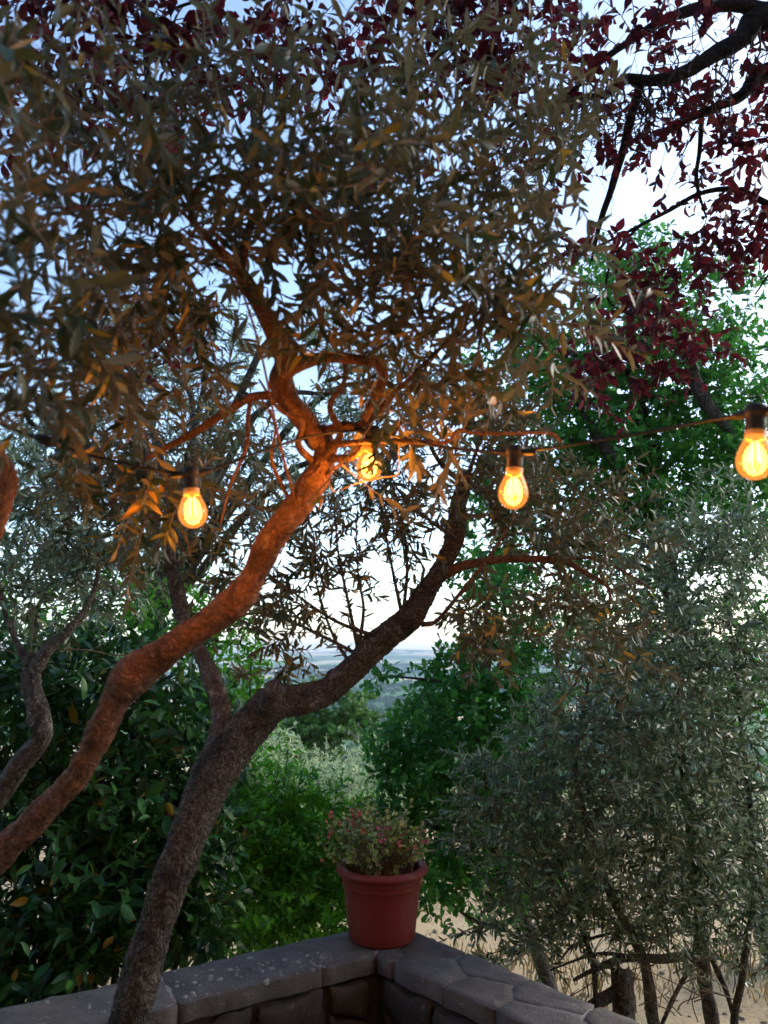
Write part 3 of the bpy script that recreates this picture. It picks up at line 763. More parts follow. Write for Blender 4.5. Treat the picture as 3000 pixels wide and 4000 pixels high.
for k, (px, py, D) in enumerate(SOCK):
    c = P(px, py, D); dirc = cab[np.argmin(np.sum((cab - c) ** 2, 1)) + 1] - cab[np.argmin(np.sum((cab - c) ** 2, 1)) - 1]
    so_ = link('socket', sock_me, strip_root); so_.location = c - SB - np.array((0, 0, 0.031)); so_.rotation_euler = (rng.uniform(-0.11, 0.11), rng.uniform(-0.11, 0.11), math.atan2(dirc[1], dirc[0]))
    link('hook_ring', ring_me, so_)
    # the cable's tapered boots either side of the socket
    for s_ in (-1, 1):
        u_ = unit(dirc) * s_; base_ = np.array((s_ * 0.018, 0, 0.031)); tip_ = np.array((s_ * 0.046, 0, 0.031 + s_ * 0.046 * dirc[2] / (np.hypot(dirc[0], dirc[1]) + 1e-6)))
        V, F = tube_arrays(np.linspace(base_ * (0.7, 1, 1), tip_, 6), np.linspace(0.0095, 0.0038, 6), 10)
        link('cable_boot', np_mesh('cable_boot', V, quads_to_tris(F), True), so_, CABLE)
    bu = link('bulb', glass_me, strip_root); bu.location = so_.location; bu.rotation_euler = so_.rotation_euler; bu['label'] = 'glowing amber glass bulb'
    link('collar', cap_me, bu); link('glass_stem', stem_me, bu)
    for me in fil_me: link('filament', me, bu)
    ld = bpy.data.lights.new('bulb_light', 'POINT'); ld.energy = PW; ld.color = (1.0, 0.47, 0.13); ld.shadow_soft_size = 0.022
    lo = bpy.data.objects.new('bulb_light', ld); C.objects.link(lo); lo.parent = bu; lo.location = (0, 0, -0.046)
c = P(182, 1722, 1.52)
V, F = tube_arrays(np.linspace(c - unit(cab[20] - cab[10]) * 0.028, c + unit(cab[20] - cab[10]) * 0.028, 8), [0.004, 0.007, 0.0105, 0.012, 0.012, 0.0105, 0.007, 0.004], 12)
link('cable_joint', np_mesh('cable_joint', V - SB, quads_to_tris(F), True), strip_root, CABLE)

# ------------------------------------------------------------------ olive in front, lit by the bulbs
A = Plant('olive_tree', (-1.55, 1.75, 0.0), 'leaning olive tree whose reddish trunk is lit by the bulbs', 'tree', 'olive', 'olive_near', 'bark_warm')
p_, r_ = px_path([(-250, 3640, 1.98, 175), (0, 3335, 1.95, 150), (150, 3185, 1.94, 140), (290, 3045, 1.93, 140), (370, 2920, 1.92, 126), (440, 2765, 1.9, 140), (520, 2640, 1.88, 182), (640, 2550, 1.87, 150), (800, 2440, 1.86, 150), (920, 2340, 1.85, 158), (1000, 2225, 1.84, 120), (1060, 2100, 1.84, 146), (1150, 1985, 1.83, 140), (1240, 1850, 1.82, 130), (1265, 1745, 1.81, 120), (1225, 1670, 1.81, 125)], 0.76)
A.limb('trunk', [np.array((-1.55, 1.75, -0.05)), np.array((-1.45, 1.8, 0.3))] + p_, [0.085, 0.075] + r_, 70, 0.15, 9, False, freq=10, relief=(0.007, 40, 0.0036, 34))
A._add_nodes(np.array([P(1240, 1850, 1.82), P(1265, 1745, 1.81)]))
def limb_px(T, rows, sides=12, rough=0.10, n_per=7, name='branch', thick=0.82, **k):
    p_, r_ = px_path(rows, thick); return T.limb(name, p_, r_, sides, rough, n_per, **k)
limb_px(A, [(1240, 1720, 1.81, 120), (1180, 1630, 1.80, 115), (1115, 1560, 1.79, 110), (1085, 1480, 1.78, 120), (1105, 1400, 1.76, 100), (1070, 1285, 1.73, 92), (1000, 1170, 1.70, 82), (920, 1045, 1.66, 66), (840, 960, 1.62, 42), (765, 880, 1.58, 34), (750, 770, 1.55, 28), (850, 690, 1.53, 24), (1000, 725, 1.52, 22), (1120, 780, 1.5, 18), (1300, 850, 1.48, 12)], 16)
limb_px(A, [(935, 1060, 1.67, 55), (955, 960, 1.68, 46), (990, 860, 1.70, 42), (1070, 760, 1.72, 36), (1180, 600, 1.75, 26), (1250, 400, 1.78, 18), (1300, 200, 1.80, 10)], 12)
limb_px(A, [(1100, 1470, 1.77, 85), (1170, 1430, 1.74, 66), (1260, 1400, 1.71, 60), (1370, 1405, 1.69, 54), (1470, 1430, 1.68, 50), (1495, 1480, 1.68, 48), (1460, 1560, 1.70, 42), (1420, 1640, 1.72, 40)], 14)
limb_px(A, [(1150, 1600, 1.80, 60), (1060, 1548, 1.82, 46), (970, 1550, 1.84, 44), (880, 1608, 1.86, 42), (760, 1690, 1.88, 38), (620, 1765, 1.9, 30), (500, 1850, 1.92, 22), (430, 1980, 1.94, 14)], 12)
limb_px(A, [(980, 1560, 1.84, 24), (970, 1640, 1.83, 22), (965, 1740, 1.82, 20), (900, 1900, 1.80, 14), (860, 2050, 1.79, 9)], 8)
limb_px(A, [(1270, 1690, 1.80, 60), (1340, 1665, 1.78, 46), (1430, 1650, 1.76, 36), (1560, 1520, 1.74, 22), (1700, 1380, 1.72, 16), (1900, 1200, 1.70, 10)], 10)
limb_px(A, [(1290, 1740, 1.79, 40), (1400, 1725, 1.72, 26), (1560, 1722, 1.68, 24), (1740, 1728, 1.66, 24), (1790, 1680, 1.66, 22), (1850, 1690, 1.66, 22), (2000, 1692, 1.68, 18), (2150, 1693, 1.7, 16), (2195, 1730, 1.7, 12)], 10, 0.22)
limb_px(A, [(1010, 730, 1.52, 16), (1008, 560, 1.5, 17), (1040, 330, 1.46, 15), (1075, 100, 1.42, 12), (1090, -120, 1.4, 9)], 8)
limb_px(A, [(1160, 1980, 1.80, 14), (1090, 1720, 1.72, 13), (1020, 1380, 1.60, 12), (930, 1100, 1.5, 11), (790, 800, 1.4, 8)], 8)
limb_px(A, [(1230, 1900, 1.80, 16), (1400, 1740, 1.76, 14), (1660, 1440, 1.72, 13), (1900, 1120, 1.68, 12), (2080, 880, 1.64, 9)], 8)
limb_px(A, [(840, 960, 1.62, 20), (640, 780, 1.5, 18), (420, 800, 1.4, 16), (200, 810, 1.3, 13), (0, 760, 1.2, 9)], 8)
limb_px(A, [(765, 880, 1.58, 18), (560, 520, 1.45, 16), (420, 260, 1.35, 12), (350, -50, 1.3, 8)], 8)
limb_px(A, [(1255, 1800, 1.80, 46), (1330, 1700, 1.77, 38), (1290, 1590, 1.76, 34), (1350, 1480, 1.75, 26), (1330, 1330, 1.74, 14)], 10, 0.22)
limb_px(A, [(1235, 1820, 1.81, 44), (1165, 1740, 1.78, 34), (1180, 1650, 1.76, 28), (1090, 1600, 1.74, 22), (1010, 1480, 1.72, 10)], 10, 0.22)
limb_px(A, [(1290, 1790, 1.79, 44), (1390, 1780, 1.75, 34), (1440, 1720, 1.73, 28), (1530, 1700, 1.72, 20), (1600, 1590, 1.71, 10)], 10, 0.22)
limb_px(A, [(1130, 1960, 1.82, 20), (1060, 1800, 1.78, 18), (1075, 1660, 1.75, 14), (1010, 1540, 1.72, 9)], 8, 0.2)
A.shoot([P(1180, 1980, 1.8), P(1330, 1820, 1.7), P(1560, 1500, 1.62), P(1700, 1250, 1.58)], 0.003, 0.0012, 8, 0.25)
A.grow(clumps([
    (1150, 420, 1.7, 380, 270, 0.35, 26), (700, 560, 1.6, 380, 260, 0.3, 28), (300, 500, 1.35, 320, 330, 0.25, 22), (1550, 640, 1.75, 330, 230, 0.35, 36),
    (1450, 920, 1.6, 380, 230, 0.3, 50), (1000, 830, 1.6, 300, 250, 0.3, 44), (550, 900, 1.55, 320, 260, 0.3, 46), (1850, 820, 1.75, 280, 250, 0.3, 34),
    (2080, 650, 1.9, 200, 300, 0.25, 24), (1750, 1180, 1.65, 320, 200, 0.25, 42), (2050, 1150, 1.7, 280, 180, 0.2, 28), (1300, 1150, 1.65, 220, 200, 0.2, 20),
    (700, 1250, 1.7, 260, 220, 0.25, 26), (450, 1500, 1.75, 300, 230, 0.25, 34), (700, 1950, 1.95, 260, 180, 0.2, 20), (450, 1850, 1.9, 240, 180, 0.2, 20),
    (1650, 1550, 1.75, 250, 200, 0.2, 18), (1250, 120, 1.6, 500, 180, 0.3, 6), (1950, 380, 1.9, 220, 200, 0.25, 12), (1350, 1850, 1.8, 120, 140, 0.1, 5)], 2.0), leafy=0.22)
A.leaves(0.053, 0.019, 48, 15, 0.22)
A.keep_if(lambda q: rng.random(len(q)) > 0.38 * smooth(q[:, 2], 2.45, 2.85))     # the crown thins out towards its top
BULBS = np.array([P(*q_) - np.array((0, 0, 0.08)) for q_ in SOCK])
A.keep_if(lambda q: np.min(np.linalg.norm(q[:, None] - BULBS[None], axis=2) , axis=1) > 0.105)     # the lit bulbs hang clear of the leaves
A.finish(300)

# olive at the left edge, close to the viewer
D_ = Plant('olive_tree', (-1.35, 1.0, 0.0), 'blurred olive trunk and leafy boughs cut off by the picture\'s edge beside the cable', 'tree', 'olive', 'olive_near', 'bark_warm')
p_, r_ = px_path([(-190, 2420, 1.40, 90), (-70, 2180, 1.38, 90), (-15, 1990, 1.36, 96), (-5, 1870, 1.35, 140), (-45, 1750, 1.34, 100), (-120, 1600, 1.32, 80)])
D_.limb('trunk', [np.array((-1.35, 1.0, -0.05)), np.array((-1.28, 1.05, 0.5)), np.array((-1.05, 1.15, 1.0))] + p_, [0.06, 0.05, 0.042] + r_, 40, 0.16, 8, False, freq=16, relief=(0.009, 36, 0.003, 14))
limb_px(D_, [(-60, 1640, 1.33, 70), (-160, 1400, 1.28, 50), (-200, 1100, 1.2, 36), (-150, 800, 1.15, 26), (0, 500, 1.1, 16), (100, 200, 1.08, 10)], 10)
limb_px(D_, [(-160, 1400, 1.28, 30), (0, 1330, 1.22, 20), (150, 1260, 1.18, 14), (300, 1230, 1.16, 9)], 8)
limb_px(D_, [(-90, 1600, 1.32, 40), (40, 1450, 1.3, 22), (200, 1400, 1.3, 14)], 8)
D_.grow(clumps([(120, 950, 1.12, 220, 170, 0.12, 16), (80, 1250, 1.15, 240, 200, 0.14, 20), (250, 1350, 1.2, 200, 150, 0.1, 12), (60, 600, 1.15, 200, 220, 0.15, 16), (200, 250, 1.25, 260, 260, 0.15, 5), (60, 1550, 1.35, 160, 150, 0.15, 12), (-250, 900, 1.0, 250, 600, 0.2, 20)], 1.5), leafy=0.2)
D_.leaves(0.058, 0.017, 46, 14, 0.25)
D_.keep_if(lambda q: rng.random(len(q)) > 0.6 * smooth(q[:, 2], 2.1, 2.35))
D_.finish(150)

# dark olive with the sawn-off top
B = Plant('olive_tree', (-0.86, 2.33, 0.0), 'dark olive tree with cracked bark leaning right to a sawn-off top', 'tree', 'olive', 'olive_near', 'bark_dark')
p_, r_ = px_path([(480, 4060, 2.2, 185), (520, 3900, 2.21, 182), (590, 3680, 2.25, 172), (670, 3440, 2.3, 172), (745, 3240, 2.36, 175), (820, 3060, 2.42, 195), (900, 2940, 2.47, 190), (990, 2830, 2.52, 170), (1080, 2745, 2.56, 175), (1180, 2728, 2.6, 150), (1280, 2700, 2.63, 132), (1370, 2620, 2.66, 122), (1480, 2520, 2.69, 122), (1600, 2420, 2.72, 122), (1670, 2310, 2.74, 100), (1740, 2190, 2.76, 82), (1775, 2090, 2.77, 92), (1785, 1990, 2.78, 76), (1808, 1910, 2.78, 72), (1815, 1868, 2.78, 72)], 0.83)
trB = B.limb('trunk', [np.array((-0.86, 2.33, -0.06)), np.array((-0.84, 2.36, 0.15))] + p_, [0.10, 0.082] + r_, 84, 0.09, 10, False, freq=11, relief=(0.006, 52, 0.0060, 22))
tipd = unit(p_[-1] - p_[-2]); V, F = tube_arrays(np.array([p_[-1] + tipd * 0.0, p_[-1] + tipd * 0.012]), [0.0285, 0.028], 16); link('sawn_end', np_mesh('sawn_end', V - B.base, quads_to_tris(F)), trB, M['cut_wood'])
limb_px(B, [(1075, 2745, 2.5, 130), (1070, 2710, 2.48, 100), (1080, 2680, 2.475, 70), (1085, 2668, 2.47, 40)], 14, 0.2, 6, 'knot', attach=False)
limb_px(B, [(840, 3020, 2.44, 120), (850, 2900, 2.52, 105), (868, 2790, 2.58, 105), (830, 2660, 2.64, 95), (765, 2520, 2.7, 80), (715, 2410, 2.75, 80), (690, 2290, 2.8, 76), (662, 2150, 2.86, 62), (668, 2010, 2.9, 50), (640, 1860, 2.96, 40), (600, 1700, 3.0, 28), (520, 1550, 3.05, 14)], 48, 0.10, 8, bark='bark_grey', skip=40, thick=0.76, relief=(0.009, 46, 0.0042, 10))
limb_px(B, [(1735, 2250, 2.76, 56), (1830, 2205, 2.74, 46), (1990, 2182, 2.72, 40), (2180, 2190, 2.7, 32), (2290, 2240, 2.68, 28), (2370, 2290, 2.66, 20), (2385, 2360, 2.66, 12)], 12, 0.1, 7, bark='bark_warm')
limb_px(B, [(1650, 2440, 2.7, 26), (1700, 2430, 2.66, 22), (1770, 2350, 2.64, 20), (1890, 2200, 2.62, 18), (2000, 2040, 2.62, 12)], 8, bark='bark_warm')
limb_px(B, [(2180, 2185, 2.7, 20), (2350, 2190, 2.75, 14), (2560, 2310, 2.8, 9)], 8, bark='bark_warm')
limb_px(B, [(1800, 1880, 2.78, 34), (1740, 1830, 2.78, 26), (1690, 1760, 2.78, 20), (1620, 1600, 2.8, 12), (1580, 1450, 2.82, 7)], 8)
limb_px(B, [(1815, 1885, 2.78, 24), (1880, 1700, 2.8, 16), (1960, 1480, 2.82, 10)], 8)
for rows in ([(1400, 2545), (1360, 2350), (1320, 2150), (1300, 1900)], [(1385, 2550), (1250, 2480), (1080, 2400), (930, 2320)], [(1575, 2400), (1590, 2200), (1560, 1980), (1480, 1780)], [(1570, 2400), (1540, 2260), (1500, 2050), (1470, 1850)],
             [(1400, 2540), (1420, 2380), (1400, 2250), (1390, 2050)], [(1360, 2580), (1300, 2480), (1240, 2300), (1230, 2150)], [(1480, 2490), (1300, 2420), (1100, 2280), (1000, 2200)], [(1770, 2100), (1650, 2010), (1560, 1920), (1500, 1800)]):
    q = [P(a_, b_, 2.68 + 0.04 * k) for k, (a_, b_) in enumerate(rows)]
    V, F = tube_arrays(catmull(q, 8), np.linspace(0.0075, 0.002, 25), 8, 0.08); link('branch', np_mesh('branch', V - B.base, quads_to_tris(F), True), B.root, M['bark_dark']); B.paths.append((catmull(q, 8), np.linspace(0.002, 0.001, 25), 0.5)); B._add_nodes(catmull(q, 8))
B.grow(clumps([(1380, 2120, 2.8, 260, 280, 0.25, 56), (1050, 2350, 2.8, 200, 140, 0.2, 24), (900, 2250, 2.9, 250, 200, 0.2, 26), (1580, 1880, 2.8, 200, 220, 0.25, 40), (1950, 1750, 2.8, 260, 220, 0.3, 46), (2150, 2000, 2.75, 260, 220, 0.3, 58),
    (2050, 2400, 2.7, 280, 180, 0.25, 44), (2250, 2150, 2.8, 220, 200, 0.25, 34), (2350, 2450, 2.8, 250, 200, 0.25, 34), (700, 1750, 3.0, 350, 250, 0.3, 44), (450, 2000, 3.0, 350, 250, 0.3, 52), (1750, 1600, 2.85, 250, 160, 0.25, 26),
    (1050, 2600, 2.75, 150, 120, 0.1, 12), (1000, 2080, 2.9, 200, 150, 0.2, 14)], 1.6), leafy=0.2)
B.leaves(0.052, 0.019, 48, 15, 0.25)
B.finish(300)

# grey olive trunk at the left, among the laurel
Cc = Plant('olive_tree', (-1.95, 2.85, -0.7), 'lichen-spotted grey olive trunk forking in front of the dark laurel', 'tree', 'olive', 'olive_grey', 'bark_grey')
p_, r_ = px_path([(-160, 3330, 2.75, 120), (0, 3105, 2.72, 108), (90, 2970, 2.7, 104), (165, 2880, 2.7, 104), (150, 2780, 2.72, 96), (118, 2680, 2.74, 90), (125, 2600, 2.76, 92)], 0.78)
Cc.limb('trunk', [np.array((-1.95, 2.85, -0.8)), np.array((-1.9, 2.85, -0.1))] + p_, [0.075, 0.06] + r_, 50, 0.13, 8, False, freq=13, relief=(0.009, 42, 0.0038, 14))
limb_px(Cc, [(125, 2610, 2.76, 80), (180, 2540, 2.78, 62), (250, 2480, 2.82, 46), (330, 2380, 2.9, 30), (380, 2250, 3.0, 20), (380, 2050, 3.1, 10)], 12)
limb_px(Cc, [(120, 2600, 2.76, 60), (70, 2520, 2.78, 30), (20, 2400, 2.8, 20), (-20, 2200, 2.9, 12)], 10)
for rows in ([(110, 2560), (60, 2480), (40, 2300)], [(115, 2560), (130, 2440), (140, 2250)], [(120, 2560), (200, 2540), (330, 2540), (500, 2560), (640, 2510)], [(100, 2570), (0, 2530), (-100, 2500)]):
    Cc.shoot([P(a_, b_, 2.78 + 0.03 * k) for k, (a_, b_) in enumerate(rows)], 0.004, 0.0014, 7, 0.14)
Cc.grow(clumps([(150, 2150, 3.1, 280, 230, 0.35, 66), (420, 2250, 3.2, 250, 200, 0.3, 48), (100, 1850, 3.2, 300, 200, 0.3, 50), (100, 2350, 3.0, 180, 120, 0.2, 16)], 1.7), leafy=0.2)
Cc.leaves(0.052, 0.019, 48, 15, 0.25)
Cc.finish(200)

# olives standing behind on the slope, seen through the boughs
for nm, base, rows, lab in (
    ('olive_tree', (-2.6, 6.4, -0.95), [(560, 1450, 6.2, 330, 330, 0.7, 80), (300, 1750, 6.2, 330, 300, 0.7, 70), (750, 1800, 6.3, 280, 260, 0.6, 50), (480, 2120, 6.3, 420, 230, 0.6, 70), (800, 1400, 6.2, 200, 230, 0.5, 36), (60, 2000, 6.0, 250, 300, 0.6, 40), (1250, 1350, 6.0, 200, 150, 0.5, 22), (1000, 1800, 6.0, 180, 200, 0.5, 34), (1350, 1530, 6.0, 220, 160, 0.5, 40), (1600, 1500, 6.2, 180, 160, 0.5, 26), (1150, 2000, 6.2, 150, 130, 0.4, 20), (1400, 1900, 6.2, 200, 150, 0.4, 22)], 'silvery olive tree standing behind the boughs beyond the laurel hedge'),
    ):
    T = Plant(nm, base, lab, 'tree', 'olive', 'olive_grey', 'bark_dark')
    b0 = np.array(base); cen = clumps(rows, 0.1).mean(0)
    T.limb('trunk', [b0, b0 * 0.6 + cen * 0.4 + np.array((0.15, 0, 0)), b0 * 0.25 + cen * 0.75, cen], [0.11, 0.085, 0.06, 0.03], 12, 0.12, 8, skip=14)
    for px, py, D, rx, ry, rd, n in rows:
        e = P(px, py, D); T.limb('branch', [b0 * 0.35 + cen * 0.65, (cen + e) / 2 + rng.normal(0, 0.1, 3), e], [0.045, 0.028, 0.01], 8, 0.08, 6)
    T.grow(clumps(rows, 2.2), step=0.12, leafy=0.34)
    T.leaves(0.066, 0.023, 48, 15, 0.15)
    T.finish(120)

# ------------------------------------------------------------------ red-leaved plum overhead
Pl = Plant('plum_tree', (2.75, 2.9, -0.75), 'red leaved plum tree whose black boughs cross the upper sky', 'tree', 'plum', 'plum', 'bark_black', 'twig_dark')
hub = P(3300, 150, 2.9)
Pl.limb('trunk', [np.array((2.75, 2.9, -0.8)), np.array((2.7, 2.95, 0.6)), np.array((2.55, 2.9, 2.0)), np.array((2.3, 2.8, 3.2)), hub], [0.16, 0.13, 0.12, 0.11, 0.10], 18, 0.1, 8, False)
limb_px(Pl, [(3300, 150, 2.9, 180), (3000, 60, 2.85, 130), (2890, 150, 2.82, 92), (2760, 235, 2.8, 74), (2640, 295, 2.78, 56), (2530, 315, 2.76, 50), (2440, 318, 2.75, 50), (2370, 370, 2.74, 36), (2250, 385, 2.74, 28), (2130, 410, 2.75, 30), (2010, 480, 2.76, 22), (1900, 580, 2.78, 14)], 12, 0.14, 7)
limb_px(Pl, [(3000, 60, 2.85, 95), (2880, 25, 2.83, 60), (2720, 30, 2.8, 54), (2560, 95, 2.78, 44), (2420, 190, 2.76, 34), (2330, 250, 2.76, 34), (2260, 330, 2.76, 24), (2160, 430, 2.78, 14)], 12, 0.14)
limb_px(Pl, [(3200, 220, 2.95, 110), (3000, 290, 2.95, 88), (2900, 370, 2.93, 56), (2780, 430, 2.92, 40), (2660, 480, 2.92, 34), (2560, 560, 2.94, 16)], 12, 0.14)
limb_px(Pl, [(2500, 330, 2.76, 48), (2470, 430, 2.78, 42), (2430, 600, 2.8, 40), (2390, 740, 2.82, 36), (2340, 880, 2.84, 24), (2310, 1020, 2.86, 12)], 10, 0.12)
limb_px(Pl, [(2740, 440, 2.92, 26), (2735, 580, 2.94, 22), (2720, 700, 2.95, 18), (2760, 850, 2.96, 10)], 8)
limb_px(Pl, [(3150, 850, 3.1, 42), (3000, 800, 3.08, 34), (2880, 740, 3.06, 28), (2740, 755, 3.04, 24), (2600, 830, 3.02, 20), (2420, 920, 3.0, 14), (2250, 1000, 3.0, 8)], 8)
limb_px(Pl, [(2600, 830, 3.02, 14), (2480, 900, 3.0, 14), (2380, 1050, 2.98, 12), (2380, 1180, 2.98, 10), (2500, 1250, 2.98, 6)], 8)
limb_px(Pl, [(3300, 150, 2.9, 120), (2900, -200, 2.8, 90), (2300, -260, 2.7, 70), (1700, -200, 2.6, 60), (1200, -150, 2.55, 50), (800, -120, 2.5, 45), (580, -40, 2.45, 40), (575, 200, 2.45, 36), (570, 430, 2.45, 20), (540, 560, 2.45, 8)], 12, 0.1)
limb_px(Pl, [(1000, -140, 2.5, 26), (830, -20, 2.4, 18), (640, 60, 2.35, 14), (650, 220, 2.35, 14), (720, 400, 2.36, 10), (760, 520, 2.38, 6)], 8)
limb_px(Pl, [(800, -120, 2.5, 30), (500, -80, 2.4, 26), (260, 0, 2.35, 22), (190, 200, 2.35, 14), (160, 420, 2.35, 8)], 8)
limb_px(Pl, [(1700, -200, 2.6, 36), (1900, -40, 2.6, 24), (1850, 120, 2.62, 16), (1720, 260, 2.64, 8)], 8)
limb_px(Pl, [(3200, 220, 2.95, 60), (3150, 500, 3.0, 50), (3150, 850, 3.1, 40), (3050, 1000, 3.1, 18), (2950, 1150, 3.1, 8)], 8)
# bare hanging shoots against the sky
for k in range(80):
    x0 = rng.uniform(1950, 2980); y0 = np.interp(x0, [1900, 2130, 2440, 2640, 2890, 3000], [560, 410, 318, 295, 150, 80]) + rng.normal(0, 30); D0 = 2.8 + rng.normal(0, 0.12)
    ln_ = rng.uniform(120, 380); dx = rng.normal(-40, 70)
    if rng.random() < 0.3: ln_ *= -0.6
    q_ = [P(x0 + dx * e + rng.normal(0, 22) * (e > 0), y0 + ln_ * e + rng.normal(0, 12) * (e > 0), D0 + rng.normal(0, 0.03)) for e in np.linspace(0, 1, 6)]
    Pl.shoot(q_, 0.0042, 0.0012, 5, 0.08 if rng.random() < 0.4 else 0.0)
    for e in (2, 3, 4):
        if rng.random() < 0.75: Pl.shoot([q_[e], q_[e] + rng.normal(0, 0.05, 3) + np.array((0, 0, -0.02)), q_[e] + rng.normal(0, 0.11, 3) + np.array((0, 0, -0.05))], 0.0022, 0.0009, 5, 0.07 if rng.random() < 0.4 else 0.0)
Pl.grow(clumps([(1780, 130, 2.5, 300, 190, 0.25, 170), (2200, 80, 2.7, 200, 150, 0.2, 44), (2900, 680, 3.0, 110, 260, 0.25, 56), (2910, 950, 3.1, 140, 180, 0.2, 46), (2720, 980, 3.0, 150, 100, 0.2, 22), (2450, 1150, 2.98, 200, 180, 0.2, 26),
    (2650, 1250, 3.0, 230, 160, 0.2, 30), (2350, 1450, 3.0, 170, 180, 0.15, 18), (2650, 1420, 3.0, 150, 130, 0.15, 18), (2280, 380, 2.75, 160, 160, 0.2, 22), (2950, 250, 2.9, 90, 220, 0.15, 26), (2720, 380, 2.9, 110, 110, 0.15, 20),
    (450, 130, 2.3, 330, 170, 0.2, 120), (850, 220, 2.35, 260, 200, 0.2, 90), (150, 350, 2.35, 200, 260, 0.2, 46), (600, 450, 2.4, 260, 160, 0.2, 34), (1250, 120, 2.45, 260, 170, 0.2, 60), (700, 1200, 2.4, 200, 160, 0.15, 14), (500, 1350, 2.4, 180, 100, 0.1, 9), (1500, 450, 2.5, 260, 220, 0.2, 40), (2050, 450, 2.75, 220, 180, 0.2, 34), (2480, 220, 2.75, 160, 120, 0.2, 22), (2650, 130, 2.8, 140, 120, 0.2, 18), (2560, 480, 2.9, 120, 120, 0.2, 12), (2880, 480, 2.95, 120, 160, 0.2, 30), (2500, 1350, 3.0, 250, 160, 0.2, 24), (2250, 900, 2.85, 150, 200, 0.15, 14)], 1.0), leafy=0.17, r_k=0.0045, droop=0.12)
Pl.leaves(0.056, 0.015, 58, 18, 0.8, 'alt', 0.4)
Pl.finish(300)

# ------------------------------------------------------------------ oaks
def oak(base, rows, lab, size, single, att=1.0, extra=(), tk=1.0):
    T = Plant('oak_tree', base, lab, 'tree', 'oak', 'oak', 'bark_dark', 'twig_dark')
    b0 = np.array(base, float); cen = np.mean([P(*r_[:3]) for r_ in rows], 0)
    top = max((P(*r_[:3]) for r_ in rows), key=lambda q: q[2])
    tr = [b0, b0 * 0.7 + cen * 0.3 + np.array((0.05, 0.05, 0)), b0 * 0.3 + cen * 0.7, cen * 0.5 + top * 0.5, top]
    T.limb('trunk', tr, [0.15 * tk, 0.12 * tk, 0.09 * tk, 0.05 * tk, 0.015], 14, 0.1, 8, skip=16)
    tp_ = catmull(tr, 8)
    for px, py, D, rx, ry, rd, n in rows:
        e = P(px, py, D); k = np.argmin(np.sum((tp_[8:26] - e) ** 2, 1) + 2.0 * np.maximum(0, tp_[8:26, 2] - e[2] + 0.2)); s = tp_[8:26][k]
        T.limb('branch', [s, s * 0.5 + e * 0.5 + rng.normal(0, 0.08, 3) + np.array((0, 0, 0.05)), e], [0.04 * min(1, tk + 0.2), 0.024 * min(1, tk + 0.2), 0.004], 8, 0.1, 6)
    for rows_e in extra: limb_px(T, rows_e, 10)
    T.grow(clumps(rows, att * 2.2), step=0.10, leafy=0.16, r_k=0.005)
    T.leaves(size, 0.026, 62, 16, 0.12, 'whorl', 0.9, 0.1, whorl=2)
    T.finish(single); return T
oak((3.3, 6.7, -0.97), [(2480, 1150, 6.2, 230, 200, 0.7, 90), (2800, 1250, 6.3, 230, 230, 0.7, 60), (2250, 1400, 6.2, 260, 220, 0.7, 90), (2600, 1480, 6.2, 280, 220, 0.7, 110), (2900, 1500, 6.4, 200, 200, 0.6, 60), (2100, 1650, 6.2, 260, 200, 0.6, 80), (2450, 1750, 6.1, 320, 220, 0.7, 130), (2820, 1780, 6.2, 280, 200, 0.7, 110),
    (2250, 2000, 6.2, 250, 200, 0.6, 80), (2600, 2000, 6.2, 300, 200, 0.6, 100), (2900, 2050, 6.2, 200, 200, 0.6, 60), (1980, 1350, 6.2, 160, 160, 0.5, 24), (2950, 2500, 6.2, 250, 400, 0.6, 80), (2500, 2500, 6.2, 350, 350, 0.6, 110), (2000, 1950, 6.2, 200, 240, 0.5, 70), (1930, 2200, 6.2, 150, 150, 0.4, 36)],
    'tall green oak tree with lobed leaves behind the rightmost bulb', 0.085, 200, 1.0, [[(2700, 1300, 5.9, 50), (2720, 1480, 5.85, 60), (2760, 1570, 5.8, 64), (2830, 1660, 5.8, 50), (2900, 1800, 5.9, 60)], [(2430, 1980, 5.9, 70), (2420, 1850, 5.85, 66), (2330, 1700, 5.9, 50), (2250, 1560, 5.95, 30)]])
oak((1.15, 5.3, -0.85), [(1730, 2700, 5.0, 110, 90, 0.4, 36), (1900, 2600, 5.0, 170, 150, 0.5, 80), (1750, 2850, 4.9, 230, 170, 0.5, 110), (2000, 2850, 5.0, 220, 200, 0.5, 100), (1560, 2920, 4.9, 140, 110, 0.4, 46), (1650, 3080, 4.9, 220, 160, 0.5, 100), (1900, 3150, 4.9, 230, 200, 0.5, 100), (1560, 3170, 4.8, 130, 80, 0.3, 26), (1750, 3350, 4.8, 170, 130, 0.4, 60), (1720, 3500, 4.7, 80, 90, 0.25, 24),
    (1980, 2330, 5.1, 180, 150, 0.5, 46), (2100, 2550, 5.1, 200, 200, 0.5, 60), (2100, 3300, 5.0, 200, 200, 0.5, 60), (1520, 2640, 4.9, 70, 40, 0.1, 14), (1950, 3480, 4.8, 120, 120, 0.3, 26)],
    'low spreading green oak with lobed leaves just beyond the flower pot', 0.075, 300, tk=0.4)

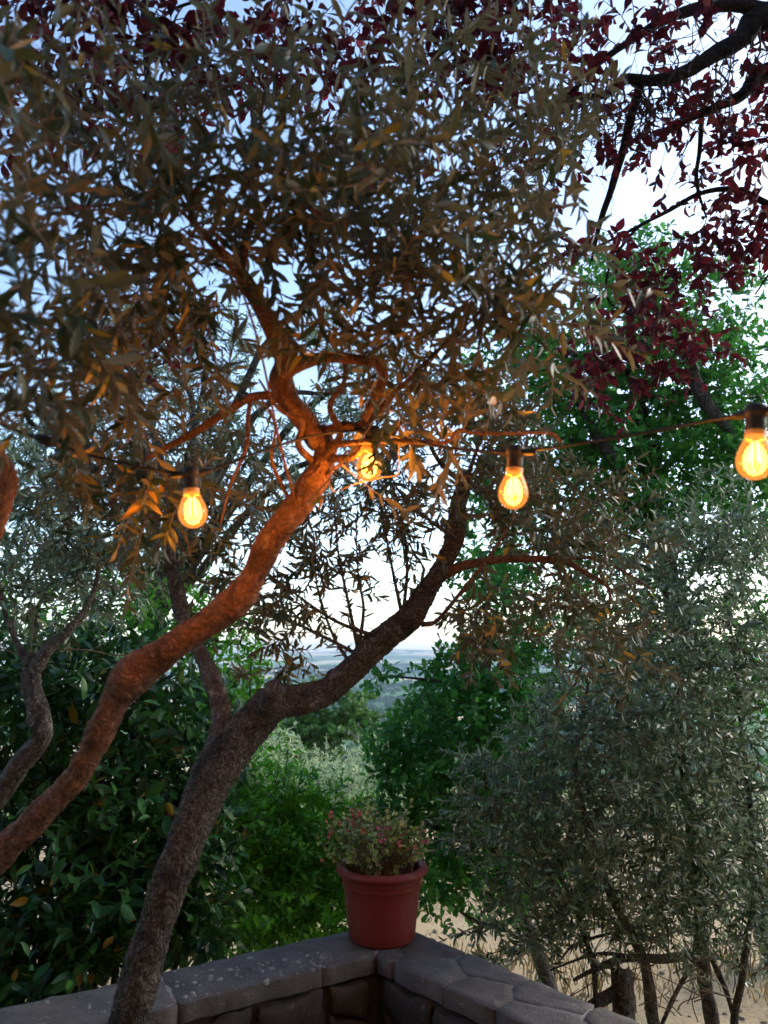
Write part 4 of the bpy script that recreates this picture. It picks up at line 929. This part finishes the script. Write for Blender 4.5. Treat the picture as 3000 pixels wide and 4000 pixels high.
# ------------------------------------------------------------------ bushy olive at the right
E_ = Plant('olive_tree', (1.95, 4.05, -0.78), 'bushy grey-green olive thicket with bare stems behind the wall\'s right arm', 'tree', 'olive', 'olive_grey', 'bark_dark', 'twig')
def to_ground(px, py, D):
    q = P(px, py, D); return np.array((q[0] + 0.05, q[1] + 0.05, float(ground_z(q[0], q[1])) - 0.05))
for rows in ([(2790, 4050, 3.9, 76), (2745, 3760, 3.85, 78), (2730, 3500, 3.8, 66), (2700, 3200, 3.8, 56), (2650, 2800, 3.9, 40), (2700, 2400, 4.0, 22)],
             [(2560, 4050, 3.7, 66), (2530, 3800, 3.65, 62), (2440, 3600, 3.6, 46), (2330, 3350, 3.6, 40), (2250, 3000, 3.65, 28), (2300, 2650, 3.7, 14)],
             [(2330, 3950, 3.5, 30), (2320, 3800, 3.5, 32), (2280, 3650, 3.5, 28), (2200, 3450, 3.5, 22), (2050, 3250, 3.55, 16), (1900, 3100, 3.6, 8)],
             [(2870, 4060, 3.6, 40), (2900, 3800, 3.6, 36), (2950, 3400, 3.7, 30), (2900, 2900, 3.8, 22), (2850, 2400, 3.9, 12)]):
    p_, r_ = px_path(rows, 0.72); g = to_ground(*rows[0][:3])
    E_.limb('stem', [g] + p_, [r_[0] * 1.15] + r_, 12, 0.14, 7, skip=14)
for rows in ([(2790, 3735, 3.85, 46), (2650, 3745, 3.7, 44), (2500, 3742, 3.55, 40), (2400, 3755, 3.5, 36), (2330, 3785, 3.45, 26), (2240, 3830, 3.4, 14)], [(2500, 3742, 3.55, 22), (2380, 3725, 3.5, 18), (2280, 3740, 3.4, 14), (2150, 3790, 3.3, 9)],
             [(2780, 3740, 3.85, 28), (2830, 3850, 3.8, 26), (2870, 3980, 3.75, 22), (2890, 4080, 3.7, 18)], [(2720, 3740, 3.85, 24), (2640, 3880, 3.8, 22), (2560, 4060, 3.7, 16)], [(2480, 3700, 3.6, 18), (2430, 3640, 3.6, 16), (2250, 3690, 3.5, 12), (2180, 3760, 3.45, 8)]):
    limb_px(E_, rows, 8, 0.16)
for k in range(60):
    a_ = (rng.uniform(2150, 2950), rng.uniform(3700, 4000)); b_ = (a_[0] + rng.normal(0, 130), a_[1] - rng.uniform(60, 380)); D0 = rng.uniform(3.4, 3.9)
    E_.shoot([P(*a_, D0), P(a_[0] * 0.7 + b_[0] * 0.3 + rng.normal(0, 28), a_[1] * 0.7 + b_[1] * 0.3, D0), P(a_[0] * 0.35 + b_[0] * 0.65 + rng.normal(0, 32), a_[1] * 0.35 + b_[1] * 0.65, D0), P(*b_, D0)], 0.0034, 0.001, 6, 0.0, attach=False)
E_.grow(clumps([(2600, 2250, 3.9, 330, 220, 0.4, 90), (2880, 2150, 3.9, 200, 230, 0.4, 60), (2500, 2550, 3.8, 300, 220, 0.4, 90), (2850, 2600, 3.8, 230, 250, 0.4, 80), (2300, 2850, 3.7, 280, 230, 0.4, 90), (2700, 2950, 3.7, 300, 250, 0.4, 100),
    (2000, 3050, 3.6, 200, 160, 0.3, 60), (2250, 3200, 3.6, 280, 200, 0.35, 86), (2600, 3300, 3.7, 280, 200, 0.35, 80), (2900, 3250, 3.7, 200, 300, 0.35, 70), (2050, 3350, 3.5, 200, 160, 0.25, 46), (2300, 3500, 3.5, 250, 130, 0.25, 44), (1850, 3180, 3.5, 120, 120, 0.2, 20),
    (2050, 3600, 3.4, 180, 110, 0.2, 26), (2600, 3550, 3.6, 250, 120, 0.25, 30), (1950, 3700, 3.25, 110, 70, 0.1, 9), (2850, 3600, 3.7, 150, 150, 0.25, 16), (1900, 3620, 3.3, 80, 90, 0.1, 8), (2250, 3640, 3.5, 220, 90, 0.2, 36), (2650, 3620, 3.8, 300, 120, 0.3, 40), (2900, 3450, 3.6, 140, 260, 0.3, 50), (2450, 3350, 3.9, 500, 250, 0.3, 80), (2500, 2900, 4.1, 500, 350, 0.3, 90), (2450, 2800, 3.35, 350, 300, 0.2, 60), (2650, 3250, 3.35, 300, 250, 0.2, 50), (2250, 3350, 3.3, 250, 200, 0.15, 30), (2750, 2500, 3.5, 250, 250, 0.2, 36)], 2.2), leafy=0.2, r_k=0.005)
E_.leaves(0.048, 0.018, 44, 14, 0.1, 'pair', 0.5)
E_.finish(300)

# ------------------------------------------------------------------ laurel hedge and shrubs
def shrub(name, base, rows, lab, cat, leaf, mat, size, gap, single, n_stems=6, leafy=0.2, arrange='alt', step=0.08, hang=0.25, crown='foliage', att=1.0, yellow=False):
    T = Plant(name, base, lab, cat, leaf, mat, 'bark_dark', 'twig_dark', crown=crown)
    pts = clumps(rows, att * 1.9); b0 = np.array(base, float)
    for k in range(n_stems):
        r_ = rows[k % len(rows)]; e = P(*r_[:3]) + rng.normal(0, 0.06, 3)
        s = np.array((b0[0] * 0.35 + e[0] * 0.65, b0[1] * 0.35 + e[1] * 0.65, 0)); s[2] = float(ground_z(s[0], s[1])) - 0.03
        T.limb('stem', [s, s * 0.5 + e * 0.5 + rng.normal(0, 0.06, 3), e], [0.022, 0.015, 0.005], 7, 0.08, 6)
    T.grow(pts, step=step, leafy=leafy, r_k=0.004)
    T.leaves(size, gap, 55, 18, hang, arrange, 0.7, 0.06)
    T.finish(single); return T
shrub('laurel_hedge', (-1.5, 4.0, -0.8), [(120, 2750, 3.9, 300, 250, 0.5, 80), (450, 2650, 3.9, 280, 220, 0.5, 80), (150, 3150, 3.7, 300, 300, 0.5, 90), (550, 3050, 3.7, 280, 300, 0.5, 100), (150, 3550, 3.5, 300, 300, 0.45, 80), (500, 3450, 3.5, 280, 300, 0.45, 90), (760, 3350, 3.6, 120, 280, 0.3, 44), (700, 3650, 3.4, 220, 110, 0.25, 30), (830, 3600, 3.5, 130, 130, 0.25, 24), (250, 3850, 3.2, 180, 160, 0.25, 24), (720, 2850, 3.9, 180, 250, 0.4, 50), (850, 3000, 3.9, 70, 150, 0.2, 14), (-300, 3000, 3.7, 250, 600, 0.6, 60), (520, 3250, 4.4, 330, 480, 0.3, 80), (100, 3200, 4.4, 500, 600, 0.4, 100), (150, 3800, 3.6, 350, 120, 0.2, 50), (550, 3700, 3.9, 250, 100, 0.2, 36), (40, 3850, 3.2, 150, 160, 0.2, 30), (-150, 3700, 3.2, 250, 300, 0.2, 40)],
    'dark glossy laurel hedge filling the space behind the two left trunks', 'hedge', 'laurel', 'laurel', 0.092, 0.020, 300, 14)
shrub('shrub', (-1.6, 5.6, -0.9), [(520, 2480, 5.3, 300, 160, 0.5, 60), (820, 2480, 5.3, 180, 150, 0.4, 40), (880, 2700, 5.2, 120, 200, 0.4, 36), (250, 2450, 5.3, 250, 130, 0.4, 40), (960, 2620, 5.3, 60, 120, 0.3, 12)],
    'light green bush rising above the dark laurel hedge', 'shrub', 'shrub', 'shrub', 0.07, 0.02, 150, 6, 0.26)
shrub('shrub', (-0.55, 4.75, -0.85), [(1050, 3150, 4.7, 160, 150, 0.4, 60), (1200, 3250, 4.7, 180, 160, 0.4, 70), (1050, 3350, 4.5, 200, 180, 0.4, 70), (1250, 3480, 4.5, 160, 160, 0.35, 60), (1050, 3580, 4.3, 200, 120, 0.3, 50), (1330, 3280, 4.7, 80, 110, 0.3, 20), (950, 3050, 4.7, 90, 90, 0.3, 20), (1300, 3600, 4.4, 80, 80, 0.25, 24), (1200, 3130, 4.7, 60, 90, 0.2, 8), (1290, 3160, 4.7, 30, 80, 0.1, 5), (1150, 3450, 5.1, 220, 220, 0.2, 90), (1000, 3600, 4.8, 200, 150, 0.2, 40)],
    'bright green leafy shrub to the left of the flower pot', 'shrub', 'shrub', 'shrub', 0.062, 0.016, 300, 8, 0.26, att=2.0)

# ------------------------------------------------------------------ slope: pale olives, pine, bare tree
def far_tree(name, px, D, rows, lab, leaf, mat, size, gap, n_att, bark='bark_grey', step=0.2, leafy=0.5, arrange='pair', twig='twig', trunk=0.1):
    q = P(px, 2800, D); b0 = np.array((q[0], q[1], float(ground_z(q[0], q[1])) - 0.05))
    T = Plant(name, b0, lab, 'tree', leaf, mat, bark, twig)
    cen = np.mean([P(*r_[:3]) for r_ in rows], 0)
    T.limb('trunk', [b0, b0 * 0.6 + cen * 0.4 + rng.normal(0, 0.1, 3), cen], [trunk, trunk * 0.8, trunk * 0.35], 10, 0.1, 6, skip=6)
    for r_ in rows:
        e = P(*r_[:3]); T.limb('branch', [b0 * 0.4 + cen * 0.6, (cen + e) / 2 + rng.normal(0, 0.1, 3), e], [trunk * 0.4, trunk * 0.28, trunk * 0.1], 7, 0.08, 5)
    T.grow(clumps(rows, n_att), step=step, leafy=leafy, r_k=0.006, r_min=0.003)
    T.leaves(size, gap, 42, 14, 0.0, arrange, 0.6); return T
for px, D, rows, lab in ((1020, 11, [(1000, 2990, 11, 120, 130, 0.9, 90), (1090, 3080, 11, 110, 110, 0.8, 80), (950, 3120, 11, 130, 130, 0.8, 60)], 'pale silver olive tree on the slope beside the dark leaning trunk'),
        (1280, 13, [(1250, 3100, 13, 130, 110, 1.0, 90), (1180, 3180, 13, 130, 100, 0.9, 70), (1330, 3160, 13, 110, 100, 0.9, 70)], 'pale silver olive tree on the slope behind the bright green shrub'),
        (1480, 12, [(1460, 3090, 12, 120, 120, 0.9, 80), (1420, 3220, 12, 130, 110, 0.9, 80), (1530, 3200, 12, 100, 120, 0.8, 60)], 'pale silver olive tree on the slope above the potted flowers')):
    T = far_tree('olive_tree', px, D, rows, lab, 'far', 'olive_pale', 0.10, 0.028, 3.2); T.finish(0)
T = far_tree('pine_tree', 1230, 34, [(1150, 2830, 34, 110, 90, 2.0, 70), (1280, 2800, 34, 130, 90, 2.0, 90), (1380, 2790, 34, 70, 70, 1.5, 40), (1220, 2920, 34, 150, 80, 2.0, 80), (1100, 2900, 34, 90, 90, 1.5, 50), (1340, 2880, 34, 80, 70, 1.5, 30)], 'round topped green pine tree down the slope under the leaning trunk', 'far_broad', 'pine', 0.26, 0.10, 1.3, 'bark_dark', 0.4, 1.1, 'whorl', 'twig_dark', 0.2); T.finish(0)
T = far_tree('pine_tree', 900, 38, [(860, 2750, 38, 130, 120, 2.0, 90), (960, 2850, 38, 100, 100, 2.0, 60)], 'dark pine tree on the slope behind the forked grey branch', 'far_broad', 'pine', 0.26, 0.10, 1.3, 'bark_dark', 0.4, 1.1, 'whorl', 'twig_dark', 0.2); T.finish(0)
# bare tree beside the pine
q = P(1530, 2990, 24); b0 = np.array((q[0], q[1], float(ground_z(q[0], q[1])) - 0.05))
Bt = Plant('bare_tree', b0, 'leafless pale grey tree on the slope beside the pine', 'tree', 'far', 'olive_pale', 'bark_grey', 'twig_dry', crown='crown')
for rows in ([(1500, 2900), (1480, 2840)], [(1440, 2930), (1390, 2880), (1340, 2850)], [(1540, 2920), (1590, 2880), (1640, 2870)], [(1520, 2860), (1530, 2800), (1560, 2740)]):
    Bt.limb('branch', [b0, b0 * 0.3 + P(*rows[0], 24) * 0.7] + [P(a_, b_, 24) for a_, b_ in rows], [0.07, 0.05, 0.04] + [0.03, 0.015][:len(rows) - 1] , 7, 0.1, 5)
Bt.grow(clumps([(1480, 2870, 24, 130, 60, 0.8, 40)]), step=0.2, leafy=0.12, r_k=0.012, r_min=0.005)
Bt.leaves(0.07, 0.05); Bt.finish(0)

# ------------------------------------------------------------------ fence post
fp = P(2425, 3900, 3.35); gz_ = float(ground_z(fp[0], fp[1]))
post = empty('fence_post', (fp[0], fp[1], gz_)); tag(post, 'weathered split wooden post among the bare olive stems', 'post')
h_top = P(2420, 3795, 3.35)[2] - gz_
pv = []; n = 14
for k, z in enumerate(np.linspace(-0.1, h_top, 12)):
    for e in range(n):
        an = 6.283 * e / n; r_ = 0.046 * (1 + 0.16 * math.sin(3 * an + 0.8) + 0.10 * mnoise.noise(Vector((math.cos(an) * 3, math.sin(an) * 3, z * 2))))
        pv.append((r_ * math.cos(an) + 0.012 * z, r_ * math.sin(an), z + (0.03 * math.cos(an + 2) + 0.012 * math.sin(5 * an) if k == 11 else 0)))
pf = [(k * n + e, k * n + (e + 1) % n, (k + 1) * n + (e + 1) % n, (k + 1) * n + e) for k in range(11) for e in range(n)]
link('shaft', np_mesh('shaft', np.array(pv), np.array(pf), True), post, M['bark_dark'])
tv = [pv[11 * n + e] for e in range(n)] + [(0.012 * h_top, 0, h_top - 0.01)]
link('split_top', np_mesh('split_top', np.array(tv), np.array([(e, (e + 1) % n, n) for e in range(n)])), post, M['bark_dark'])
V, F = tube_arrays(np.array([P(2250, 3985, 3.3), P(2330, 3920, 3.33), P(2400, 3875, 3.36)]), [0.03, 0.028, 0.026], 10, 0.15)
link('brace', np_mesh('brace', V - np.array((fp[0], fp[1], gz_)), quads_to_tris(F), True), post, M['bark_dark'])

# dry grass tufts on the ground beyond the wall
gv, gf, o_ = [], [], 0
for k in range(15000):
    x = rng.uniform(-1, 6); y = rng.uniform(4.4, 14)
    if mnoise.noise(Vector((x * 0.7, y * 0.7, 3))) < 0.02 + 0.15 * (rng.random() - 0.5): continue
    z = float(ground_z(x, y)); h_ = rng.uniform(0.03, 0.17); an = rng.uniform(0, 6.28); lx, ly = 0.4 * h_ * math.cos(an), 0.4 * h_ * math.sin(an); w_ = 0.006
    gv += [(x - w_, y, z - 0.01), (x + w_, y, z - 0.01), (x + lx * 0.5 + w_ * 0.6, y + ly * 0.5, z + h_ * 0.6), (x + lx * 0.5 - w_ * 0.6, y + ly * 0.5, z + h_ * 0.6), (x + lx, y + ly, z + h_)]
    gf += [(o_, o_ + 1, o_ + 2), (o_, o_ + 2, o_ + 3), (o_ + 3, o_ + 2, o_ + 4)]; o_ += 5
gr = link('dry_grass', np_mesh('dry_grass', np.array(gv), np.array(gf)), None, plain_mat('dry grass', (0.40, 0.29, 0.13), 0.9, 0.1, 0.4, 3))
lv, lf, o_ = [], [], 0                        # stones and dead leaves lying about under the trees
for k in range(2600):
    x = rng.uniform(-2.5, 5); y = rng.uniform(3.9, 13); z = float(ground_z(x, y)); r_ = 0.008 + 0.045 * rng.random() ** 3; m = 6; ph = rng.uniform(0, 6.28); el = rng.uniform(0.4, 1)
    ring = [(x + r_ * math.cos(ph + 6.283 * e / m) * rng.uniform(0.7, 1.2), y + el * r_ * math.sin(ph + 6.283 * e / m) * rng.uniform(0.7, 1.2), z - 0.01) for e in range(m)]
    lv += ring + [(a_[0] * 0.6 + x * 0.4, a_[1] * 0.6 + y * 0.4, z + r_ * rng.uniform(0.3, 0.7)) for a_ in ring]
    for e in range(m):
        e2 = (e + 1) % m; lf += [(o_ + e, o_ + e2, o_ + m + e2), (o_ + e, o_ + m + e2, o_ + m + e)]
    for e in range(1, m - 1): lf.append((o_ + m, o_ + m + e, o_ + m + e + 1))
    o_ += 2 * m
li = link('gravel', np_mesh('gravel', np.array(lv), np.array(lf)), None, plain_mat('field stones', (0.24, 0.19, 0.13), 0.95, 0.1, 0.6, 2.5))
tag(li, 'small stones and clods strewn over the dry ground beyond the wall', 'gravel', None, 'stuff')
tag(gr, 'dry yellow grass tufts on the bare ground beyond the wall', 'grass', None, 'stuff')

# ------------------------------------------------------------------ valley: woods, hedgerows, farmhouses
ico = bmesh.new(); bmesh.ops.create_icosphere(ico, subdivisions=2, radius=1.0)
IV = np.array([v.co[:] for v in ico.verts]); IF = np.array([[v.index for v in f.verts] for f in ico.faces]); ico.free()
Vs, Fs, At, o_ = [], [], [], 0
def add_tree_blob(x, y, r_, h_):
    global o_
    jit = 1 + rng.normal(0, 0.20, (len(IV), 1)); z = float(ground_z(x, y))
    Vs.append(IV * jit * np.array((r_, r_, h_ * 0.55)) + np.array((x, y, z + h_ * 0.45))); Fs.append(IF + o_); At.append(np.full(len(IV), rng.random())); o_ += len(IV)
for k in range(70):          # hedgerows across the fields
    d = rng.uniform(620, 6000) ; ang = rng.normal(0, 0.17); x0, y0 = d * math.sin(ang), d * math.cos(ang); dr = rng.normal(0.15, 0.35); L_ = rng.uniform(80, 420); n = int(L_ / 11)
    for e in range(n): add_tree_blob(x0 + math.cos(dr) * 11 * e + rng.normal(0, 3), y0 + math.sin(dr) * 11 * e + rng.normal(0, 3), rng.uniform(4, 9), rng.uniform(8, 16))
for k in range(34):          # woods
    d = rng.uniform(480, 5600); ang = rng.normal(0, 0.16); x0, y0 = d * math.sin(ang), d * math.cos(ang); sx, sy = rng.uniform(40, 190), rng.uniform(25, 110)
    for e in range(55): add_tree_blob(x0 + rng.normal(0, sx), y0 + rng.normal(0, sy), rng.uniform(6, 12), rng.uniform(10, 18))
wm, t, out = new_mat('far wood foliage')
at = t.nodes.new('ShaderNodeAttribute'); at.attribute_name = 'rnd'
tc = t.nodes.new('ShaderNodeTexCoord'); nz = noise_node(t, 0.35, 5, 0.7, tc.outputs['Object'])
p = bsdf(t, mix_col(t, math_node(t, 'MULTIPLY', math_node(t, 'ADD', at.outputs['Fac'], nz), 0.5), (0.022, 0.055, 0.018), (0.07, 0.13, 0.04)), 0.9, 0.1); t.links.new(p.outputs[0], out.inputs[0])
wd = link('distant_woods', np_mesh('distant_woods', np.vstack(Vs), np.vstack(Fs), False, np.concatenate(At)), None, wm)
tag(wd, 'dark woods and hedgerows across the hazy valley floor', 'woods', None, 'stuff')
WHITE = plain_mat('pale render', (0.72, 0.68, 0.60), 0.9, 0.2, 0.1, 0.5); ROOF = plain_mat('clay roof', (0.34, 0.15, 0.09), 0.9, 0.2, 0.2, 0.5)
for px, D, w_, lab in ((1490, 1500, 16, 'tiny farmhouse beside the dark poplars in the valley'), (1440, 2300, 22, 'tiny pale farm building on the far valley fields beyond the poplars'), (1545, 760, 12, 'red roofed farm building at the edge of the tan field past the oak')):
    q = P(px, 2600, D); z = float(ground_z(q[0], q[1])); h = empty('farmhouse', (q[0], q[1], z)); tag(h, lab, 'house')
    V, F = prism(np.array([(-w_ / 2, -5), (w_ / 2, -5), (w_ / 2, 5), (-w_ / 2, 5)]), -2, 6); link('wall', np_mesh('wall', V, F), h, WHITE)
    V = np.array([(-w_ / 2 - .5, -5.6, 5.9), (w_ / 2 + .5, -5.6, 5.9), (w_ / 2 + .5, 5.6, 5.9), (-w_ / 2 - .5, 5.6, 5.9), (-w_ / 2 - .5, 0, 8.6), (w_ / 2 + .5, 0, 8.6)])
    link('roof', np_mesh('roof', V, np.array([(0, 1, 5), (0, 5, 4), (2, 3, 4), (2, 4, 5), (0, 4, 3), (1, 2, 5), (0, 3, 2), (0, 2, 1)])), h, ROOF)

# ------------------------------------------------------------------ haze
hz, t, out = new_mat('valley haze')
pv_ = t.nodes.new('ShaderNodeVolumePrincipled'); pv_.inputs['Color'].default_value = (0.62, 0.80, 1.0, 1); pv_.inputs['Density'].default_value = 0.00009; pv_.inputs['Anisotropy'].default_value = 0.0
t.links.new(pv_.outputs[0], out.inputs['Volume'])
V, F = prism(np.array([(-15500.0, -15500.0), (15500.0, -15500.0), (15500.0, 15500.0), (-15500.0, 15500.0)]), float(gz.min()) - 1.5, max(40.0, float(gz.max()) + 20))
ho = link('haze', np_mesh('haze', V, F), None, hz); tag(ho, 'pale blue haze lying over the valley', 'haze', None, 'stuff')
